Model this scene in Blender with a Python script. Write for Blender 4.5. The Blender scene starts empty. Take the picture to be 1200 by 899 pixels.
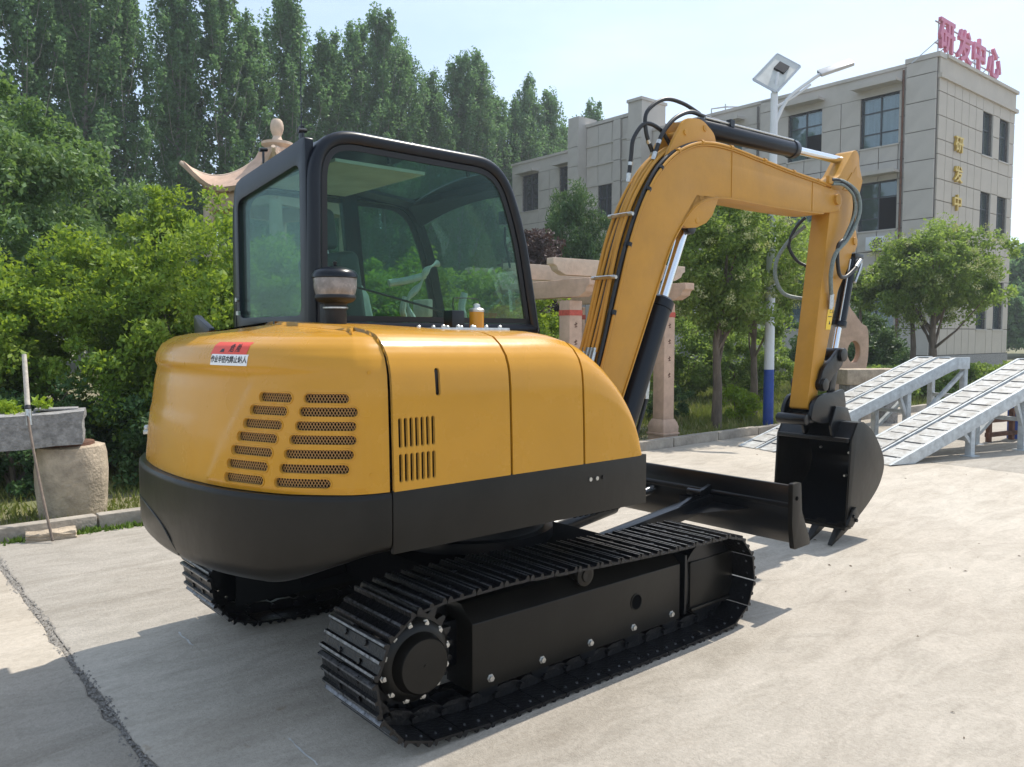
import bpy, bmesh, math, random
import numpy as np
from mathutils import Vector, Matrix, Euler
from mathutils.bvhtree import BVHTree
PI = math.pi
random.seed(7); np.random.seed(7)
scene = bpy.context.scene
COL = scene.collection

# ---------------------------------------------------------------- camera
CAM_H = 1.5; FPX = 940.0
cam_d = bpy.data.cameras.new('camera'); cam = bpy.data.objects.new('camera', cam_d); COL.objects.link(cam)
cam.location = (0, 0, CAM_H)
cam.rotation_euler = (PI/2 - math.atan(57.5/FPX), 0, 0)
cam_d.sensor_fit = 'HORIZONTAL'; cam_d.sensor_width = 36; cam_d.lens = 36*FPX/1200
cam_d.clip_start = .05; cam_d.clip_end = 2000
scene.camera = cam

# ---------------------------------------------------------------- light
ANG = math.radians(49.7)                       # heading of the machine, right of the view axis
U = Vector((math.sin(ANG), math.cos(ANG), 0)); L = Vector((-math.cos(ANG), math.sin(ANG), 0)); ZV = Vector((0, 0, 1))
sun_dir = (U*.63 + L*.075 + ZV).normalized()   # towards the sun
elev = math.asin(sun_dir.z); azim = math.atan2(sun_dir.x, sun_dir.y)
sd = bpy.data.lights.new('sun', 'SUN'); sd.energy = 3.9; sd.angle = math.radians(.55); sd.color = (1, .94, .84)
so = bpy.data.objects.new('sun', sd); COL.objects.link(so)
so.rotation_euler = (-sun_dir).to_track_quat('-Z', 'Y').to_euler(); so.location = (0, 0, 30)
world = bpy.data.worlds.new('World'); scene.world = world; world.use_nodes = True
wn = world.node_tree.nodes; wl = world.node_tree.links; wn.clear()
sky = wn.new('ShaderNodeTexSky'); sky.sky_type = 'NISHITA'; sky.sun_disc = False
sky.sun_elevation = elev; sky.sun_rotation = azim; sky.air_density = 1.0; sky.dust_density = 1.1; sky.ozone_density = 2.2
bg = wn.new('ShaderNodeBackground'); bg.inputs[1].default_value = .15
wo = wn.new('ShaderNodeOutputWorld')
tc = wn.new('ShaderNodeTexCoord'); mp = wn.new('ShaderNodeMapping'); mp.inputs['Scale'].default_value = (1.6, 1.6, 5.5)
mp.inputs['Location'].default_value = (.35, .1, .2)
nz = wn.new('ShaderNodeTexNoise'); nz.inputs['Scale'].default_value = 1.5; nz.inputs['Detail'].default_value = 7; nz.inputs['Roughness'].default_value = .55
rp = wn.new('ShaderNodeValToRGB'); rp.color_ramp.elements[0].position = .42; rp.color_ramp.elements[1].position = .78
mx = wn.new('ShaderNodeMixRGB'); mx.inputs[2].default_value = (5.2, 6.0, 6.8, 1)
mm = wn.new('ShaderNodeMath'); mm.operation = 'MULTIPLY_ADD'; mm.inputs[1].default_value = .45; mm.inputs[2].default_value = .34
wl.new(tc.outputs['Generated'], mp.inputs[0]); wl.new(mp.outputs[0], nz.inputs['Vector']); wl.new(nz.outputs['Fac'], rp.inputs[0])
wl.new(rp.outputs[0], mm.inputs[0]); wl.new(mm.outputs[0], mx.inputs[0]); wl.new(sky.outputs[0], mx.inputs[1])
wl.new(mx.outputs[0], bg.inputs[0]); wl.new(bg.outputs[0], wo.inputs[0])
scene.view_settings.view_transform = 'Standard'; scene.view_settings.look = 'None'; scene.view_settings.gamma = 1
scene.view_settings.exposure = .45
scene.cycles.max_bounces = 8; scene.cycles.transparent_max_bounces = 16

# ---------------------------------------------------------------- materials
def mat(name, col, rough=.6, metal=0, var=.0, vscale=4, bump=0, bscale=30, coat=0, spec=.5, col2=None, stretch=None, detail=6):
    m = bpy.data.materials.new(name); m.use_nodes = True
    n = m.node_tree.nodes; l = m.node_tree.links; b = n['Principled BSDF']
    b.inputs['Base Color'].default_value = (*col, 1); b.inputs['Roughness'].default_value = rough
    b.inputs['Metallic'].default_value = metal; b.inputs['Coat Weight'].default_value = coat; b.inputs['Coat Roughness'].default_value = .08
    b.inputs['Specular IOR Level'].default_value = spec
    tcn = n.new('ShaderNodeTexCoord'); src = tcn.outputs['Object']
    if stretch:
        mpp = n.new('ShaderNodeMapping'); mpp.inputs['Scale'].default_value = stretch; l.new(src, mpp.inputs[0]); src = mpp.outputs[0]
    if var or col2:
        t = n.new('ShaderNodeTexNoise'); t.inputs['Scale'].default_value = vscale; t.inputs['Detail'].default_value = detail; t.inputs['Roughness'].default_value = .62
        l.new(src, t.inputs['Vector'])
        r = n.new('ShaderNodeValToRGB'); r.color_ramp.elements[0].position = .33; r.color_ramp.elements[1].position = .68
        a = col if col2 else tuple(max(0, c*(1-var)) for c in col); z = col2 if col2 else tuple(min(1, c*(1+var)) for c in col)
        r.color_ramp.elements[0].color = (*a, 1); r.color_ramp.elements[1].color = (*z, 1)
        l.new(t.outputs['Fac'], r.inputs[0]); l.new(r.outputs[0], b.inputs['Base Color'])
        rr = n.new('ShaderNodeMapRange'); rr.inputs[3].default_value = max(0, rough-.07); rr.inputs[4].default_value = min(1, rough+.09)
        l.new(t.outputs['Fac'], rr.inputs[0]); l.new(rr.outputs[0], b.inputs['Roughness'])
    if bump:
        t2 = n.new('ShaderNodeTexNoise'); t2.inputs['Scale'].default_value = bscale; t2.inputs['Detail'].default_value = 5
        l.new(src, t2.inputs['Vector'])
        bp = n.new('ShaderNodeBump'); bp.inputs['Strength'].default_value = bump; bp.inputs['Distance'].default_value = .02
        l.new(t2.outputs['Fac'], bp.inputs['Height']); l.new(bp.outputs[0], b.inputs['Normal'])
    return m

def leaf_mat(name, c1, c2, c3, trans=.3, tcol=(.12, .2, .02)):
    m = bpy.data.materials.new(name); m.use_nodes = True
    n = m.node_tree.nodes; l = m.node_tree.links; n.clear()
    g = n.new('ShaderNodeNewGeometry'); r = n.new('ShaderNodeValToRGB')
    r.color_ramp.elements[0].color = (*c1, 1); r.color_ramp.elements[1].color = (*c3, 1)
    e = r.color_ramp.elements.new(.5); e.color = (*c2, 1)
    t = n.new('ShaderNodeTexNoise'); t.inputs['Scale'].default_value = 1.7; t.inputs['Detail'].default_value = 2
    tcn = n.new('ShaderNodeTexCoord'); l.new(tcn.outputs['Object'], t.inputs['Vector'])
    ad = n.new('ShaderNodeMath'); ad.operation = 'MULTIPLY_ADD'; ad.inputs[1].default_value = .55
    l.new(g.outputs['Random Per Island'], ad.inputs[0])
    sb = n.new('ShaderNodeMath'); sb.operation = 'MULTIPLY_ADD'; sb.inputs[1].default_value = 1.4; sb.inputs[2].default_value = -.48
    l.new(t.outputs['Fac'], sb.inputs[0]); l.new(sb.outputs[0], ad.inputs[2]); l.new(ad.outputs[0], r.inputs[0])
    d = n.new('ShaderNodeBsdfPrincipled'); d.inputs['Roughness'].default_value = .55; d.inputs['Specular IOR Level'].default_value = .3
    l.new(r.outputs[0], d.inputs['Base Color'])
    tr = n.new('ShaderNodeBsdfTranslucent'); tr.inputs[0].default_value = (*tcol, 1)
    mxs = n.new('ShaderNodeMixShader'); mxs.inputs[0].default_value = trans
    o = n.new('ShaderNodeOutputMaterial'); l.new(d.outputs[0], mxs.inputs[1]); l.new(tr.outputs[0], mxs.inputs[2]); l.new(mxs.outputs[0], o.inputs[0])
    return m

def glass_mat(name, tint, refl=1.0, rough=.01, veil=.0):
    m = bpy.data.materials.new(name); m.use_nodes = True
    n = m.node_tree.nodes; l = m.node_tree.links; n.clear()
    tr = n.new('ShaderNodeBsdfTransparent'); tr.inputs[0].default_value = (*tint, 1)
    gl = n.new('ShaderNodeBsdfGlossy'); gl.inputs['Roughness'].default_value = rough; gl.inputs[0].default_value = (.9, .95, .95, 1)
    fr = n.new('ShaderNodeFresnel'); fr.inputs[0].default_value = 1.5
    ml = n.new('ShaderNodeMath'); ml.operation = 'MULTIPLY'; ml.inputs[1].default_value = refl; ml.use_clamp = True
    l.new(fr.outputs[0], ml.inputs[0])
    a = n.new('ShaderNodeMixShader'); l.new(ml.outputs[0], a.inputs[0]); l.new(tr.outputs[0], a.inputs[1]); l.new(gl.outputs[0], a.inputs[2])
    o = n.new('ShaderNodeOutputMaterial'); last = a
    if veil:  # pale diffuse share mixed over the glass
        df = n.new('ShaderNodeBsdfDiffuse'); df.inputs[0].default_value = (.35, .5, .46, 1)
        b = n.new('ShaderNodeMixShader'); b.inputs[0].default_value = veil
        l.new(a.outputs[0], b.inputs[1]); l.new(df.outputs[0], b.inputs[2]); last = b
    l.new(last.outputs[0], o.inputs[0])
    return m

YEL = (.54, .258, .018)
M = {}
M['yellow'] = mat('yellow_paint', YEL, .26, 0, .05, 3, .16, 3.5, coat=.25, spec=.3)
M['yellow2'] = mat('yellow_boom_paint', (.49, .238, .028), .45, 0, .08, 5, .04, 40, coat=.06, spec=.35)
M['black'] = mat('black_paint', (.0025, .0034, .005), .3, 0, .25, 6, .03, 50, coat=.0, spec=.45)
M['skirt'] = mat('dark_satin_paint', (.0105, .0092, .0072), .33, 0, .3, 5, .12, 8, coat=.0, spec=.28)
M['rubber'] = mat('black_rubber', (.006, .006, .007), .55, 0, .3, 20)
M['track'] = mat('track_steel_paint', (.005, .005, .0062), .34, 0, .6, 25, .25, 60, coat=.0, spec=.4)
M['glint_and_bolt'] = mat('rib_glint_and_bolt_steel', (.16, .16, .165), .28, .6, .7, 40)  # pale steel paints highlights onto the rib tips; also used for bolt ends
M['navy'] = mat('cab_frame_paint', (.003, .005, .010), .3, 0, .1, 5, 0, coat=.08, spec=.3)
M['chrome'] = mat('chrome_rod', (.75, .76, .78), .14, 1)
M['zinc'] = mat('zinc_steel', (.55, .55, .53), .35, .9, .2, 60)
M['dark'] = mat('dark_interior', (.003, .003, .0035), .9, spec=.05)
M['seat'] = mat('seat_vinyl', (.05, .065, .07), .5, 0, .2, 9)
M['film'] = mat('white_plastic_film', (.62, .66, .64), .3, 0, .15, 12, .3, 20)
M['trimg'] = mat('headliner', (.6, .6, .52), .8, 0, .1, 8)
M['hose'] = mat('hose_rubber', (.013, .013, .014), .42, 0, .3, 40)
M['hoseg'] = mat('hose_grey_sleeve', (.17, .2, .18), .5, 0, .3, 90)
M['red'] = mat('decal_red', (.72, .07, .035), .4); M['white'] = mat('decal_white', (.8, .8, .78), .4)
M['ink'] = mat('decal_ink', (.015, .015, .02), .5); M['stick'] = mat('decal_yellow', (.85, .55, .01), .35)
M['glass'] = glass_mat('cab_glass', (.68, .81, .765), .2, .01, .024)
M['bowl'] = mat('dusty_clear_bowl', (.22, .22, .23), .25, 0, .35, 22)
M['stone'] = mat('granite', (.27, .26, .25), .85, 0, .35, 25, .7, 55)
M['millstone'] = mat('weathered_stone', (.42, .34, .25), .9, 0, .28, 9, .6, 40)
M['pink'] = mat('pink_sandstone', (.54, .37, .27), .85, 0, .16, 5, .25, 45)
M['pinkl'] = mat('pale_sandstone', (.58, .45, .345), .85, 0, .16, 6, .25, 45)
M['redp'] = mat('red_band_paint', (.5, .09, .06), .7, 0, .2, 30)
M['kerb'] = mat('kerb_concrete', (.33, .29, .24), .9, 0, .25, 6, .5, 30)
M['white_steel'] = mat('white_steel_paint', (.50, .53, .54), .5, 0, .22, 11, .12, 25)
M['ramp_deck'] = mat('worn_ramp_deck', (.30, .275, .24), .65, 0, .0, 9, .2, 30, col2=(.56, .56, .54))
M['post'] = mat('lamp_post_white', (.62, .64, .66), .4, 0, .06, 3)
M['blue'] = mat('lamp_post_blue', (.012, .055, .28), .45, 0, .1, 5)
M['alu'] = mat('aluminium', (.45, .46, .47), .4, .7, .1, 9)
M['panelb'] = mat('solar_back', (.52, .53, .5), .5, 0, .12, 6)
M['rust'] = mat('rusty_steel', (.13, .06, .035), .8, 0, .4, 12, .3, 30)
M['clad'] = mat('cladding_stone', (.47, .435, .39), .75, 0, .07, 1.2, .1, 12)
M['clad_lit'] = mat('cladding_stone_lit', (.47, .42, .355), .75, 0, .07, 1.2, .1, 12)  # warmer copy for the right wall, its sunlight put into the colour
M['wallb'] = mat('dark_joint_wall', (.12, .11, .10), .9)
M['frame'] = mat('window_frame_grey', (.045, .055, .065), .5)
M['wglass'] = mat('window_glass', (.05, .075, .085), .06, 0, .4, .6, spec=.9)
M['curtain'] = mat('pale_curtain', (.55, .6, .62), .8, 0, .25, 8, stretch=(1, 1, .05))
M['gold'] = mat('gold_letters', (.62, .42, .06), .35, .3)
M['pinkred'] = mat('sign_letters_red', (.60, .17, .27), .5)
M['trunk'] = mat('tree_bark', (.16, .125, .095), .95, 0, .35, 12, .8, 25, stretch=(1, 1, .3))
M['trunkp'] = mat('pale_poplar_bark', (.26, .25, .21), .9, 0, .3, 5, .5, 12)
M['bar'] = mat('dark_grip_bar', (.10, .095, .09), .7, 0, .3, 20)
M['rod'] = mat('dull_metal_rod', (.16, .12, .09), .6, .2, .3, 20)
M['wood'] = mat('weathered_wood', (.5, .45, .38), .8, 0, .2, 30)
M['leafA'] = leaf_mat('leaf_hedge', (0.055, 0.12, 0.016), (0.15, 0.25, 0.03), (0.34, 0.42, 0.07), 0.42, (0.34, 0.46, 0.04))
M['leafB'] = leaf_mat('leaf_poplar', (.055, .125, .05), (.11, .21, .085), (.20, .32, .14), .42, (.18, .32, .11))  # greens lightened and blued, so the colour itself carries distance haze
M['leafC'] = leaf_mat('leaf_privet', (0.06, 0.115, 0.025), (0.17, 0.25, 0.055), (0.36, 0.42, 0.13), 0.45, (0.3, 0.42, 0.07))
M['leafD'] = leaf_mat('leaf_broad', (0.045, 0.09, 0.03), (0.13, 0.225, 0.08), (0.34, 0.43, 0.22), 0.36, (0.2, 0.32, 0.07))
M['leafE'] = leaf_mat('leaf_conifer', (0.035, 0.085, 0.03), (0.075, 0.15, 0.05), (0.15, 0.235, 0.085), 0.3, (0.12, 0.2, 0.05))
M['leafP'] = leaf_mat('leaf_purple', (.05, .03, .028), (.10, .06, .055), (.17, .13, .12), .15, (.1, .05, .03))
M['leafY'] = leaf_mat('leaf_lime', (.10, .19, .01), (.22, .34, .02), (.36, .44, .04), .35, (.3, .4, .02))
M['blossom'] = leaf_mat('blossom_cream', (.25, .3, .09), (.42, .45, .2), (.55, .55, .32), .25, (.4, .4, .15))
M['grass'] = leaf_mat('grass_blades', (.08, .13, .02), (.22, .24, .06), (.42, .36, .17), .25, (.2, .25, .04))

# ---------------------------------------------------------------- mesh helpers
class MB:
    def __init__(s): s.v = []; s.f = []; s.m = []; s.cur = 0
    def add(s, vs, fs):
        k = len(s.v); s.v += [tuple(v) for v in vs]; s.f += [tuple(i+k for i in f) for f in fs]; s.m += [s.cur]*len(fs); return s
    def box(s, x0, x1, y0, y1, z0, z1, M4=None):
        v = [Vector((x, y, z)) for x in (x0, x1) for y in (y0, y1) for z in (z0, z1)]
        if M4: v = [M4 @ p for p in v]
        return s.add(v, [(0, 1, 3, 2), (4, 6, 7, 5), (0, 4, 5, 1), (2, 3, 7, 6), (0, 2, 6, 4), (1, 5, 7, 3)])
    def beam(s, a, b, w, h, up=(0, 0, 1)):
        a = Vector(a); b = Vector(b); d = (b-a).normalized(); u = Vector(up)
        if abs(d.dot(u)) > .98: u = Vector((1, 0, 0))
        x = d.cross(u).normalized(); y = x.cross(d)
        v = [p + x*sx*w/2 + y*sy*h/2 for p in (a, b) for sx, sy in ((-1, -1), (1, -1), (1, 1), (-1, 1))]
        return s.add(v, [(3, 2, 1, 0), (4, 5, 6, 7), (0, 1, 5, 4), (1, 2, 6, 5), (2, 3, 7, 6), (3, 0, 4, 7)])
    def cyl(s, a, b, r0, r1=None, n=16, caps=True):
        r1 = r0 if r1 is None else r1
        return s.tube([a, b], [r0, r1], n, caps)
    def tube(s, pts, r, n=8, caps=True):
        pts = [Vector(p) for p in pts]; k = len(pts); rr = r if hasattr(r, '__len__') else [r]*k
        base = len(s.v); prev = None; vs = []
        for i, p in enumerate(pts):
            d = (pts[min(i+1, k-1)] - pts[max(i-1, 0)]).normalized()
            if prev is None:
                u = Vector((0, 0, 1)) if abs(d.z) < .9 else Vector((1, 0, 0)); x = d.cross(u).normalized()
            else:
                x = (prev - d*prev.dot(d)).normalized()
            prev = x; y = d.cross(x)
            vs += [p + (x*math.cos(2*PI*j/n) + y*math.sin(2*PI*j/n))*rr[i] for j in range(n)]
        fs = [(i*n+j, i*n+(j+1) % n, (i+1)*n+(j+1) % n, (i+1)*n+j) for i in range(k-1) for j in range(n)]
        if caps: fs += [tuple(range(n-1, -1, -1)), tuple((k-1)*n+j for j in range(n))]
        return s.add(vs, fs)
    def lathe(s, prof, c=(0, 0, 0), n=24, ax='z'):
        vs = []; c = Vector(c)
        for r, h in prof:
            for j in range(n):
                a = 2*PI*j/n; p = (r*math.cos(a), r*math.sin(a), h)
                if ax == 'y': p = (p[0], h, p[1])
                if ax == 'x': p = (h, p[0], p[1])
                vs.append(c+Vector(p))
        k = len(prof)
        fs = [(i*n+j, i*n+(j+1) % n, (i+1)*n+(j+1) % n, (i+1)*n+j) for i in range(k-1) for j in range(n)]
        fs += [tuple(range(n-1, -1, -1)), tuple((k-1)*n+j for j in range(n))]
        return s.add(vs, fs)
    def prism(s, poly, y0, y1, plane='xz'):
        k = len(poly)
        def P(p, h): return (p[0], h, p[1]) if plane == 'xz' else ((p[0], p[1], h) if plane == 'xy' else (h, p[0], p[1]))
        vs = [P(p, y0) for p in poly] + [P(p, y1) for p in poly]
        return s.add(vs, [tuple(range(k)), tuple(range(2*k-1, k-1, -1))] + [(i, i+k, (i+1) % k+k, (i+1) % k) for i in range(k)])
    def ring(s, outer, inner, y0, y1, plane='xz'):
        k = len(outer)
        def P(p, h): return (p[0], h, p[1]) if plane == 'xz' else ((p[0], p[1], h) if plane == 'xy' else (h, p[0], p[1]))
        vs = [P(p, y0) for p in outer]+[P(p, y0) for p in inner]+[P(p, y1) for p in outer]+[P(p, y1) for p in inner]
        fs = []
        for i in range(k):
            j = (i+1) % k
            fs += [(i, j, k+j, k+i), (2*k+i, 3*k+i, 3*k+j, 2*k+j), (i, 2*k+i, 2*k+j, j), (k+i, k+j, 3*k+j, 3*k+i)]
        return s.add(vs, fs)
    def mesh(s, name, mats, bevel=0, sharp=35, seg=2, merge=False):
        me = bpy.data.meshes.new(name); me.from_pydata([tuple(v) for v in s.v], [], s.f)
        bm = bmesh.new(); bm.from_mesh(me)
        for f, mi in zip(bm.faces, s.m): f.material_index = mi
        if merge: bmesh.ops.remove_doubles(bm, verts=bm.verts, dist=1e-5)
        bmesh.ops.recalc_face_normals(bm, faces=bm.faces)
        if bevel:
            ed = [e for e in bm.edges if len(e.link_faces) == 2 and e.calc_face_angle(0) > math.radians(sharp)]
            bmesh.ops.bevel(bm, geom=ed, offset=bevel, segments=seg, profile=.6, affect='EDGES', clamp_overlap=True)
        for f in bm.faces: f.smooth = True
        bm.to_mesh(me); bm.free()
        me.set_sharp_from_angle(angle=math.radians(40 if not bevel else 50))
        for m in (mats if isinstance(mats, (list, tuple)) else [mats]): me.materials.append(m)
        return me

def link(name, data, parent=None, loc=None, rz=None):
    o = bpy.data.objects.new(name, data); COL.objects.link(o)
    if parent: o.parent = parent
    if loc is not None: o.location = loc
    if rz is not None: o.rotation_euler = (0, 0, rz)
    return o
def build(name, mb, m, parent=None, bevel=0, **k):
    mm_ = [M[x] for x in m] if isinstance(m, (list, tuple)) else M[m]
    return link(name, mb.mesh(name, mm_, bevel, **k), parent)
def tag(o, label=None, cat=None, group=None, kind=None):
    if label: o['label'] = label
    if cat: o['category'] = cat
    if group: o['group'] = group
    if kind: o['kind'] = kind
    return o
def thing(name, label, cat, loc=(0, 0, 0), rz=0, group=None):
    return tag(link(name, None, None, loc, rz), label, cat, group)
def kids(o): return [c for c in bpy.data.objects if c.parent == o]
def copy_tree(o, parent=None, ch=None):
    c = o.copy(); COL.objects.link(c); c.parent = parent
    for k in kids(o): copy_tree(k, c)
    return c
def cr(pts, n=6, closed=False):
    """Catmull-Rom through points"""
    P_ = [Vector(p) for p in pts]; k = len(P_); out = []
    rng = range(k) if closed else range(k-1)
    for i in rng:
        if closed: a, b, c, d = P_[i-1], P_[i], P_[(i+1) % k], P_[(i+2) % k]
        else: a, b, c, d = P_[max(i-1, 0)], P_[i], P_[i+1], P_[min(i+2, k-1)]
        for j in range(n):
            t = j/n
            out.append(.5*((2*b) + (c-a)*t + (2*a-5*b+4*c-d)*t*t + (3*b-a-3*c+d)*t**3))
    if not closed: out.append(P_[-1])
    return out
def round_poly(pts, rad, n=6):
    """round polygon corners; rad = number or list"""
    k = len(pts); out = []
    for i in range(k):
        p = Vector(pts[i]); a = Vector(pts[i-1]); b = Vector(pts[(i+1) % k]); r = rad[i] if hasattr(rad, '__len__') else rad
        da = (a-p); db = (b-p); r = min(r, da.length*.49, db.length*.49)
        p0 = p + da.normalized()*r; p1 = p + db.normalized()*r
        for j in range(n+1):
            t = j/n; out.append((p0*(1-t)**2 + p*2*t*(1-t) + p1*t*t).to_tuple())
    return out
def np_mesh(name, V, F, m, smooth=False):
    me = bpy.data.meshes.new(name); V = np.asarray(V, dtype=np.float32).reshape(-1, 3); F = np.asarray(F, dtype=np.int32)
    nf, nv = F.shape
    me.vertices.add(len(V)); me.vertices.foreach_set('co', V.ravel()); me.loops.add(nf*nv); me.loops.foreach_set('vertex_index', F.ravel())
    me.polygons.add(nf); me.polygons.foreach_set('loop_start', np.arange(0, nf*nv, nv, dtype=np.int32))
    me.update(calc_edges=True); me.validate()
    me.materials.append(m); return me
def text_mesh(s, size, extrude, m, bold=0, weight=0):
    c = bpy.data.curves.new('text', 'FONT'); c.body = s; c.size = size; c.extrude = extrude; c.offset = bold; c.align_x = 'CENTER'; c.align_y = 'CENTER'; c.resolution_u = 2
    o = bpy.data.objects.new('text', c); COL.objects.link(o); dg = bpy.context.evaluated_depsgraph_get(); dg.update()
    me = bpy.data.meshes.new_from_object(o.evaluated_get(dg)); bpy.data.objects.remove(o); bpy.data.curves.remove(c)
    me.materials.clear(); me.materials.append(M[m])
    for p in me.polygons: p.material_index = 0
    return me
# ================================================================ EXCAVATOR (machine frame: x forward, y left, z up)
MACH = U*2.5 + Vector((L.x, L.y, 0))*3.3; RZ = PI/2 - ANG
EX = thing('mini_excavator', 'yellow tracked mini excavator with black cab frame, parked on the concrete yard', 'excavator', MACH, RZ)

# ---- body surface
OUT = cr([(-1.04, -.93, 0), (-1.12, -.915, 0), (-1.2, -.875, 0), (-1.35, -.73, 0), (-1.46, -.5, 0), (-1.51, -.25, 0), (-1.525, 0, 0), (-1.51, .25, 0), (-1.46, .5, 0), (-1.35, .73, 0), (-1.2, .875, 0), (-1.12, .915, 0), (-1.04, .93, 0), (-.9, .93, 0)], 16)
OA = np.array([p.to_tuple()[:2] for p in OUT]); OS = np.r_[0, np.cumsum(np.linalg.norm(np.diff(OA, axis=0), axis=1))]; OL = OS[-1]
ZS = [.955, 1.1, 1.3, 1.36, 1.385, 1.42, 1.46, 1.49, 1.505, 1.515]
SIDE = [0, .003, .01, .016, .022, .036, .068, .11, .17, .26]
REAR = [.025, .038, .065, .078, .069, .076, .100, .150, .22, .34]
def out_pt(s):
    x = np.interp(s, OS, OA[:, 0]); y = np.interp(s, OS, OA[:, 1]); e = .012
    tx = np.interp(min(s+e, OL), OS, OA[:, 0])-np.interp(max(s-e, 0), OS, OA[:, 0]); ty = np.interp(min(s+e, OL), OS, OA[:, 1])-np.interp(max(s-e, 0), OS, OA[:, 1])
    q = math.hypot(tx, ty); n = (-ty/q, tx/q)
    if n[0]*(-.3-x) + n[1]*(-y) < 0: n = (-n[0], -n[1])
    return x, y, n
def hood(s, z, off=0.0, tp=None):
    x, y, n = out_pt(s); b = min(max(s/.65, 0), 1); b = b*b*(3-2*b)
    if tp is None: tp = np.interp(z, ZS, range(len(ZS)))
    k = range(len(ZS)); zz = float(np.interp(tp, k, ZS)); ins = (1-b)*np.interp(tp, k, SIDE)+b*np.interp(tp, k, REAR)
    # raised field round the vent slots
    def _s(v, a, b_): 
        t_ = min(max((v-a)/(b_-a), 0), 1); return t_*t_*(3-2*t_)
    sl = .50+(1.30-zz)*.62                      # slanted left border of the field
    off = off + .007*_s(s, .065, .095)*(1-_s(s, sl+.055, sl+.10))*_s(zz, .96, .975)*(1-_s(zz, 1.315, 1.345))
    off = off + .004*(1-_s(zz, 1.17, 1.20))*_s(s, .85, .95)
    return Vector((x+n[0]*(ins-off), y+n[1]*(ins-off), zz))
def grid_solid(P_, th, closed_u=False):
    """closed shell from grid of points; thickness inward along computed normals"""
    nu = len(P_); nv = len(P_[0]); N = [[None]*nv for _ in range(nu)]
    for i in range(nu):
        for j in range(nv):
            a = P_[min(i+1, nu-1)][j]-P_[max(i-1, 0)][j]; b = P_[i][min(j+1, nv-1)]-P_[i][max(j-1, 0)]
            N[i][j] = a.cross(b).normalized()
    mb = MB(); vs = [p for r in P_ for p in r] + [P_[i][j]-N[i][j]*th for i in range(nu) for j in range(nv)]
    q = nu*nv; fs = []
    for i in range(nu-1):
        for j in range(nv-1):
            a = i*nv+j; fs += [(a, a+nv, a+nv+1, a+1), (a+q, a+1+q, a+nv+1+q, a+nv+q)]
    for i in range(nu-1):
        a = i*nv; fs.append((a, a+q, a+nv+q, a+nv)); a = i*nv+nv-1; fs.append((a, a+nv, a+nv+q, a+q))
    for j in range(nv-1):
        a = j; fs.append((a, a+1, a+1+q, a+q)); a = (nu-1)*nv+j; fs.append((a, a+q, a+q+1, a+1))
    return mb.add(vs, fs)
def cut(o, cutter, sheet=None):
    src = o.copy(); src.data = o.data.copy() if sheet is None else sheet; COL.objects.link(src)
    c = link('cutter', cutter); c.parent = o.parent
    m = o.modifiers.new('b', 'BOOLEAN'); m.object = c; m.operation = 'DIFFERENCE'; m.solver = 'EXACT'
    d = o.modifiers.new('d', 'DATA_TRANSFER'); d.object = src; d.use_loop_data = True; d.data_types_loops = {'CUSTOM_NORMAL'}; d.loop_mapping = 'POLYINTERP_NEAREST'; d.max_distance = .05; d.use_max_distance = False
    dg = bpy.context.evaluated_depsgraph_get(); dg.update()
    me = bpy.data.meshes.new_from_object(o.evaluated_get(dg)); o.modifiers.clear(); old = o.data; o.data = me; bpy.data.meshes.remove(old)
    for x in (src, c):
        dd = x.data; bpy.data.objects.remove(x); bpy.data.meshes.remove(dd)
def stadium(w, h, n=6):
    r = min(w, h)/2; o = []
    if w >= h:
        for k in range(n+1): a = -PI/2+PI*k/n; o.append((w/2-r+r*math.cos(a), r*math.sin(a)))
        for k in range(n+1): a = PI/2+PI*k/n; o.append((-w/2+r+r*math.cos(a), r*math.sin(a)))
    else:
        for k in range(n+1): a = PI*k/n; o.append((r*math.cos(a), h/2-r+r*math.sin(a)))
        for k in range(n+1): a = PI+PI*k/n; o.append((r*math.cos(a), -h/2+r+r*math.sin(a)))
    return o

# rear hood
def fine(vals, n):
    return [float(np.interp(t, range(len(vals)), vals)) for t in np.linspace(0, len(vals)-1, n)]
su = np.r_[np.linspace(.004, 1.0, 90), np.linspace(1.02, OL, 70)]; tv = [0, .06, .12, .2, .3, .4, .5, .75, 1, 1.25, 1.35, 1.45, 1.5, 1.6, 1.75, 1.9, 2, 2.15, 2.3, 2.5, 3, 3.5, 4, 4.33, 4.66, 5, 5.33, 5.66, 6, 6.33, 6.66, 7, 7.33, 7.66, 8, 8.5, 9]
from bisect import bisect
def sm(tp):  # smooth the profile between nodes
    return tp
G_ = [[hood(float(s), 0, 0, t) for t in tv] for s in su]
G_ = [r + [Vector((r[-1].x*(1-q)+(-1.045)*q, r[-1].y*(1-q), 1.515+.030*q)) for q in (.25, .5, .8, .985)] for r in G_]
G_ = [list(r) for r in G_]
mb = grid_solid([[p.copy() for p in r] for r in reversed(G_)], .012)
rear = build('rear_hood', mb, 'yellow', EX)
SL = [(.503, .353, 1.283), (.546, .372, 1.237), (.576, .392, 1.189), (.603, .41, 1.142), (.628, .43, 1.093), (.648, .448, 1.043), (.658, .466, .994),
      (.302, .144, 1.283), (.32, .114, 1.237), (.334, .12, 1.189), (.356, .12, 1.142), (.376, .13, 1.093), (.394, .146, 1.043), (.415, .209, .994)]
cm = MB(); lips = []
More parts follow.
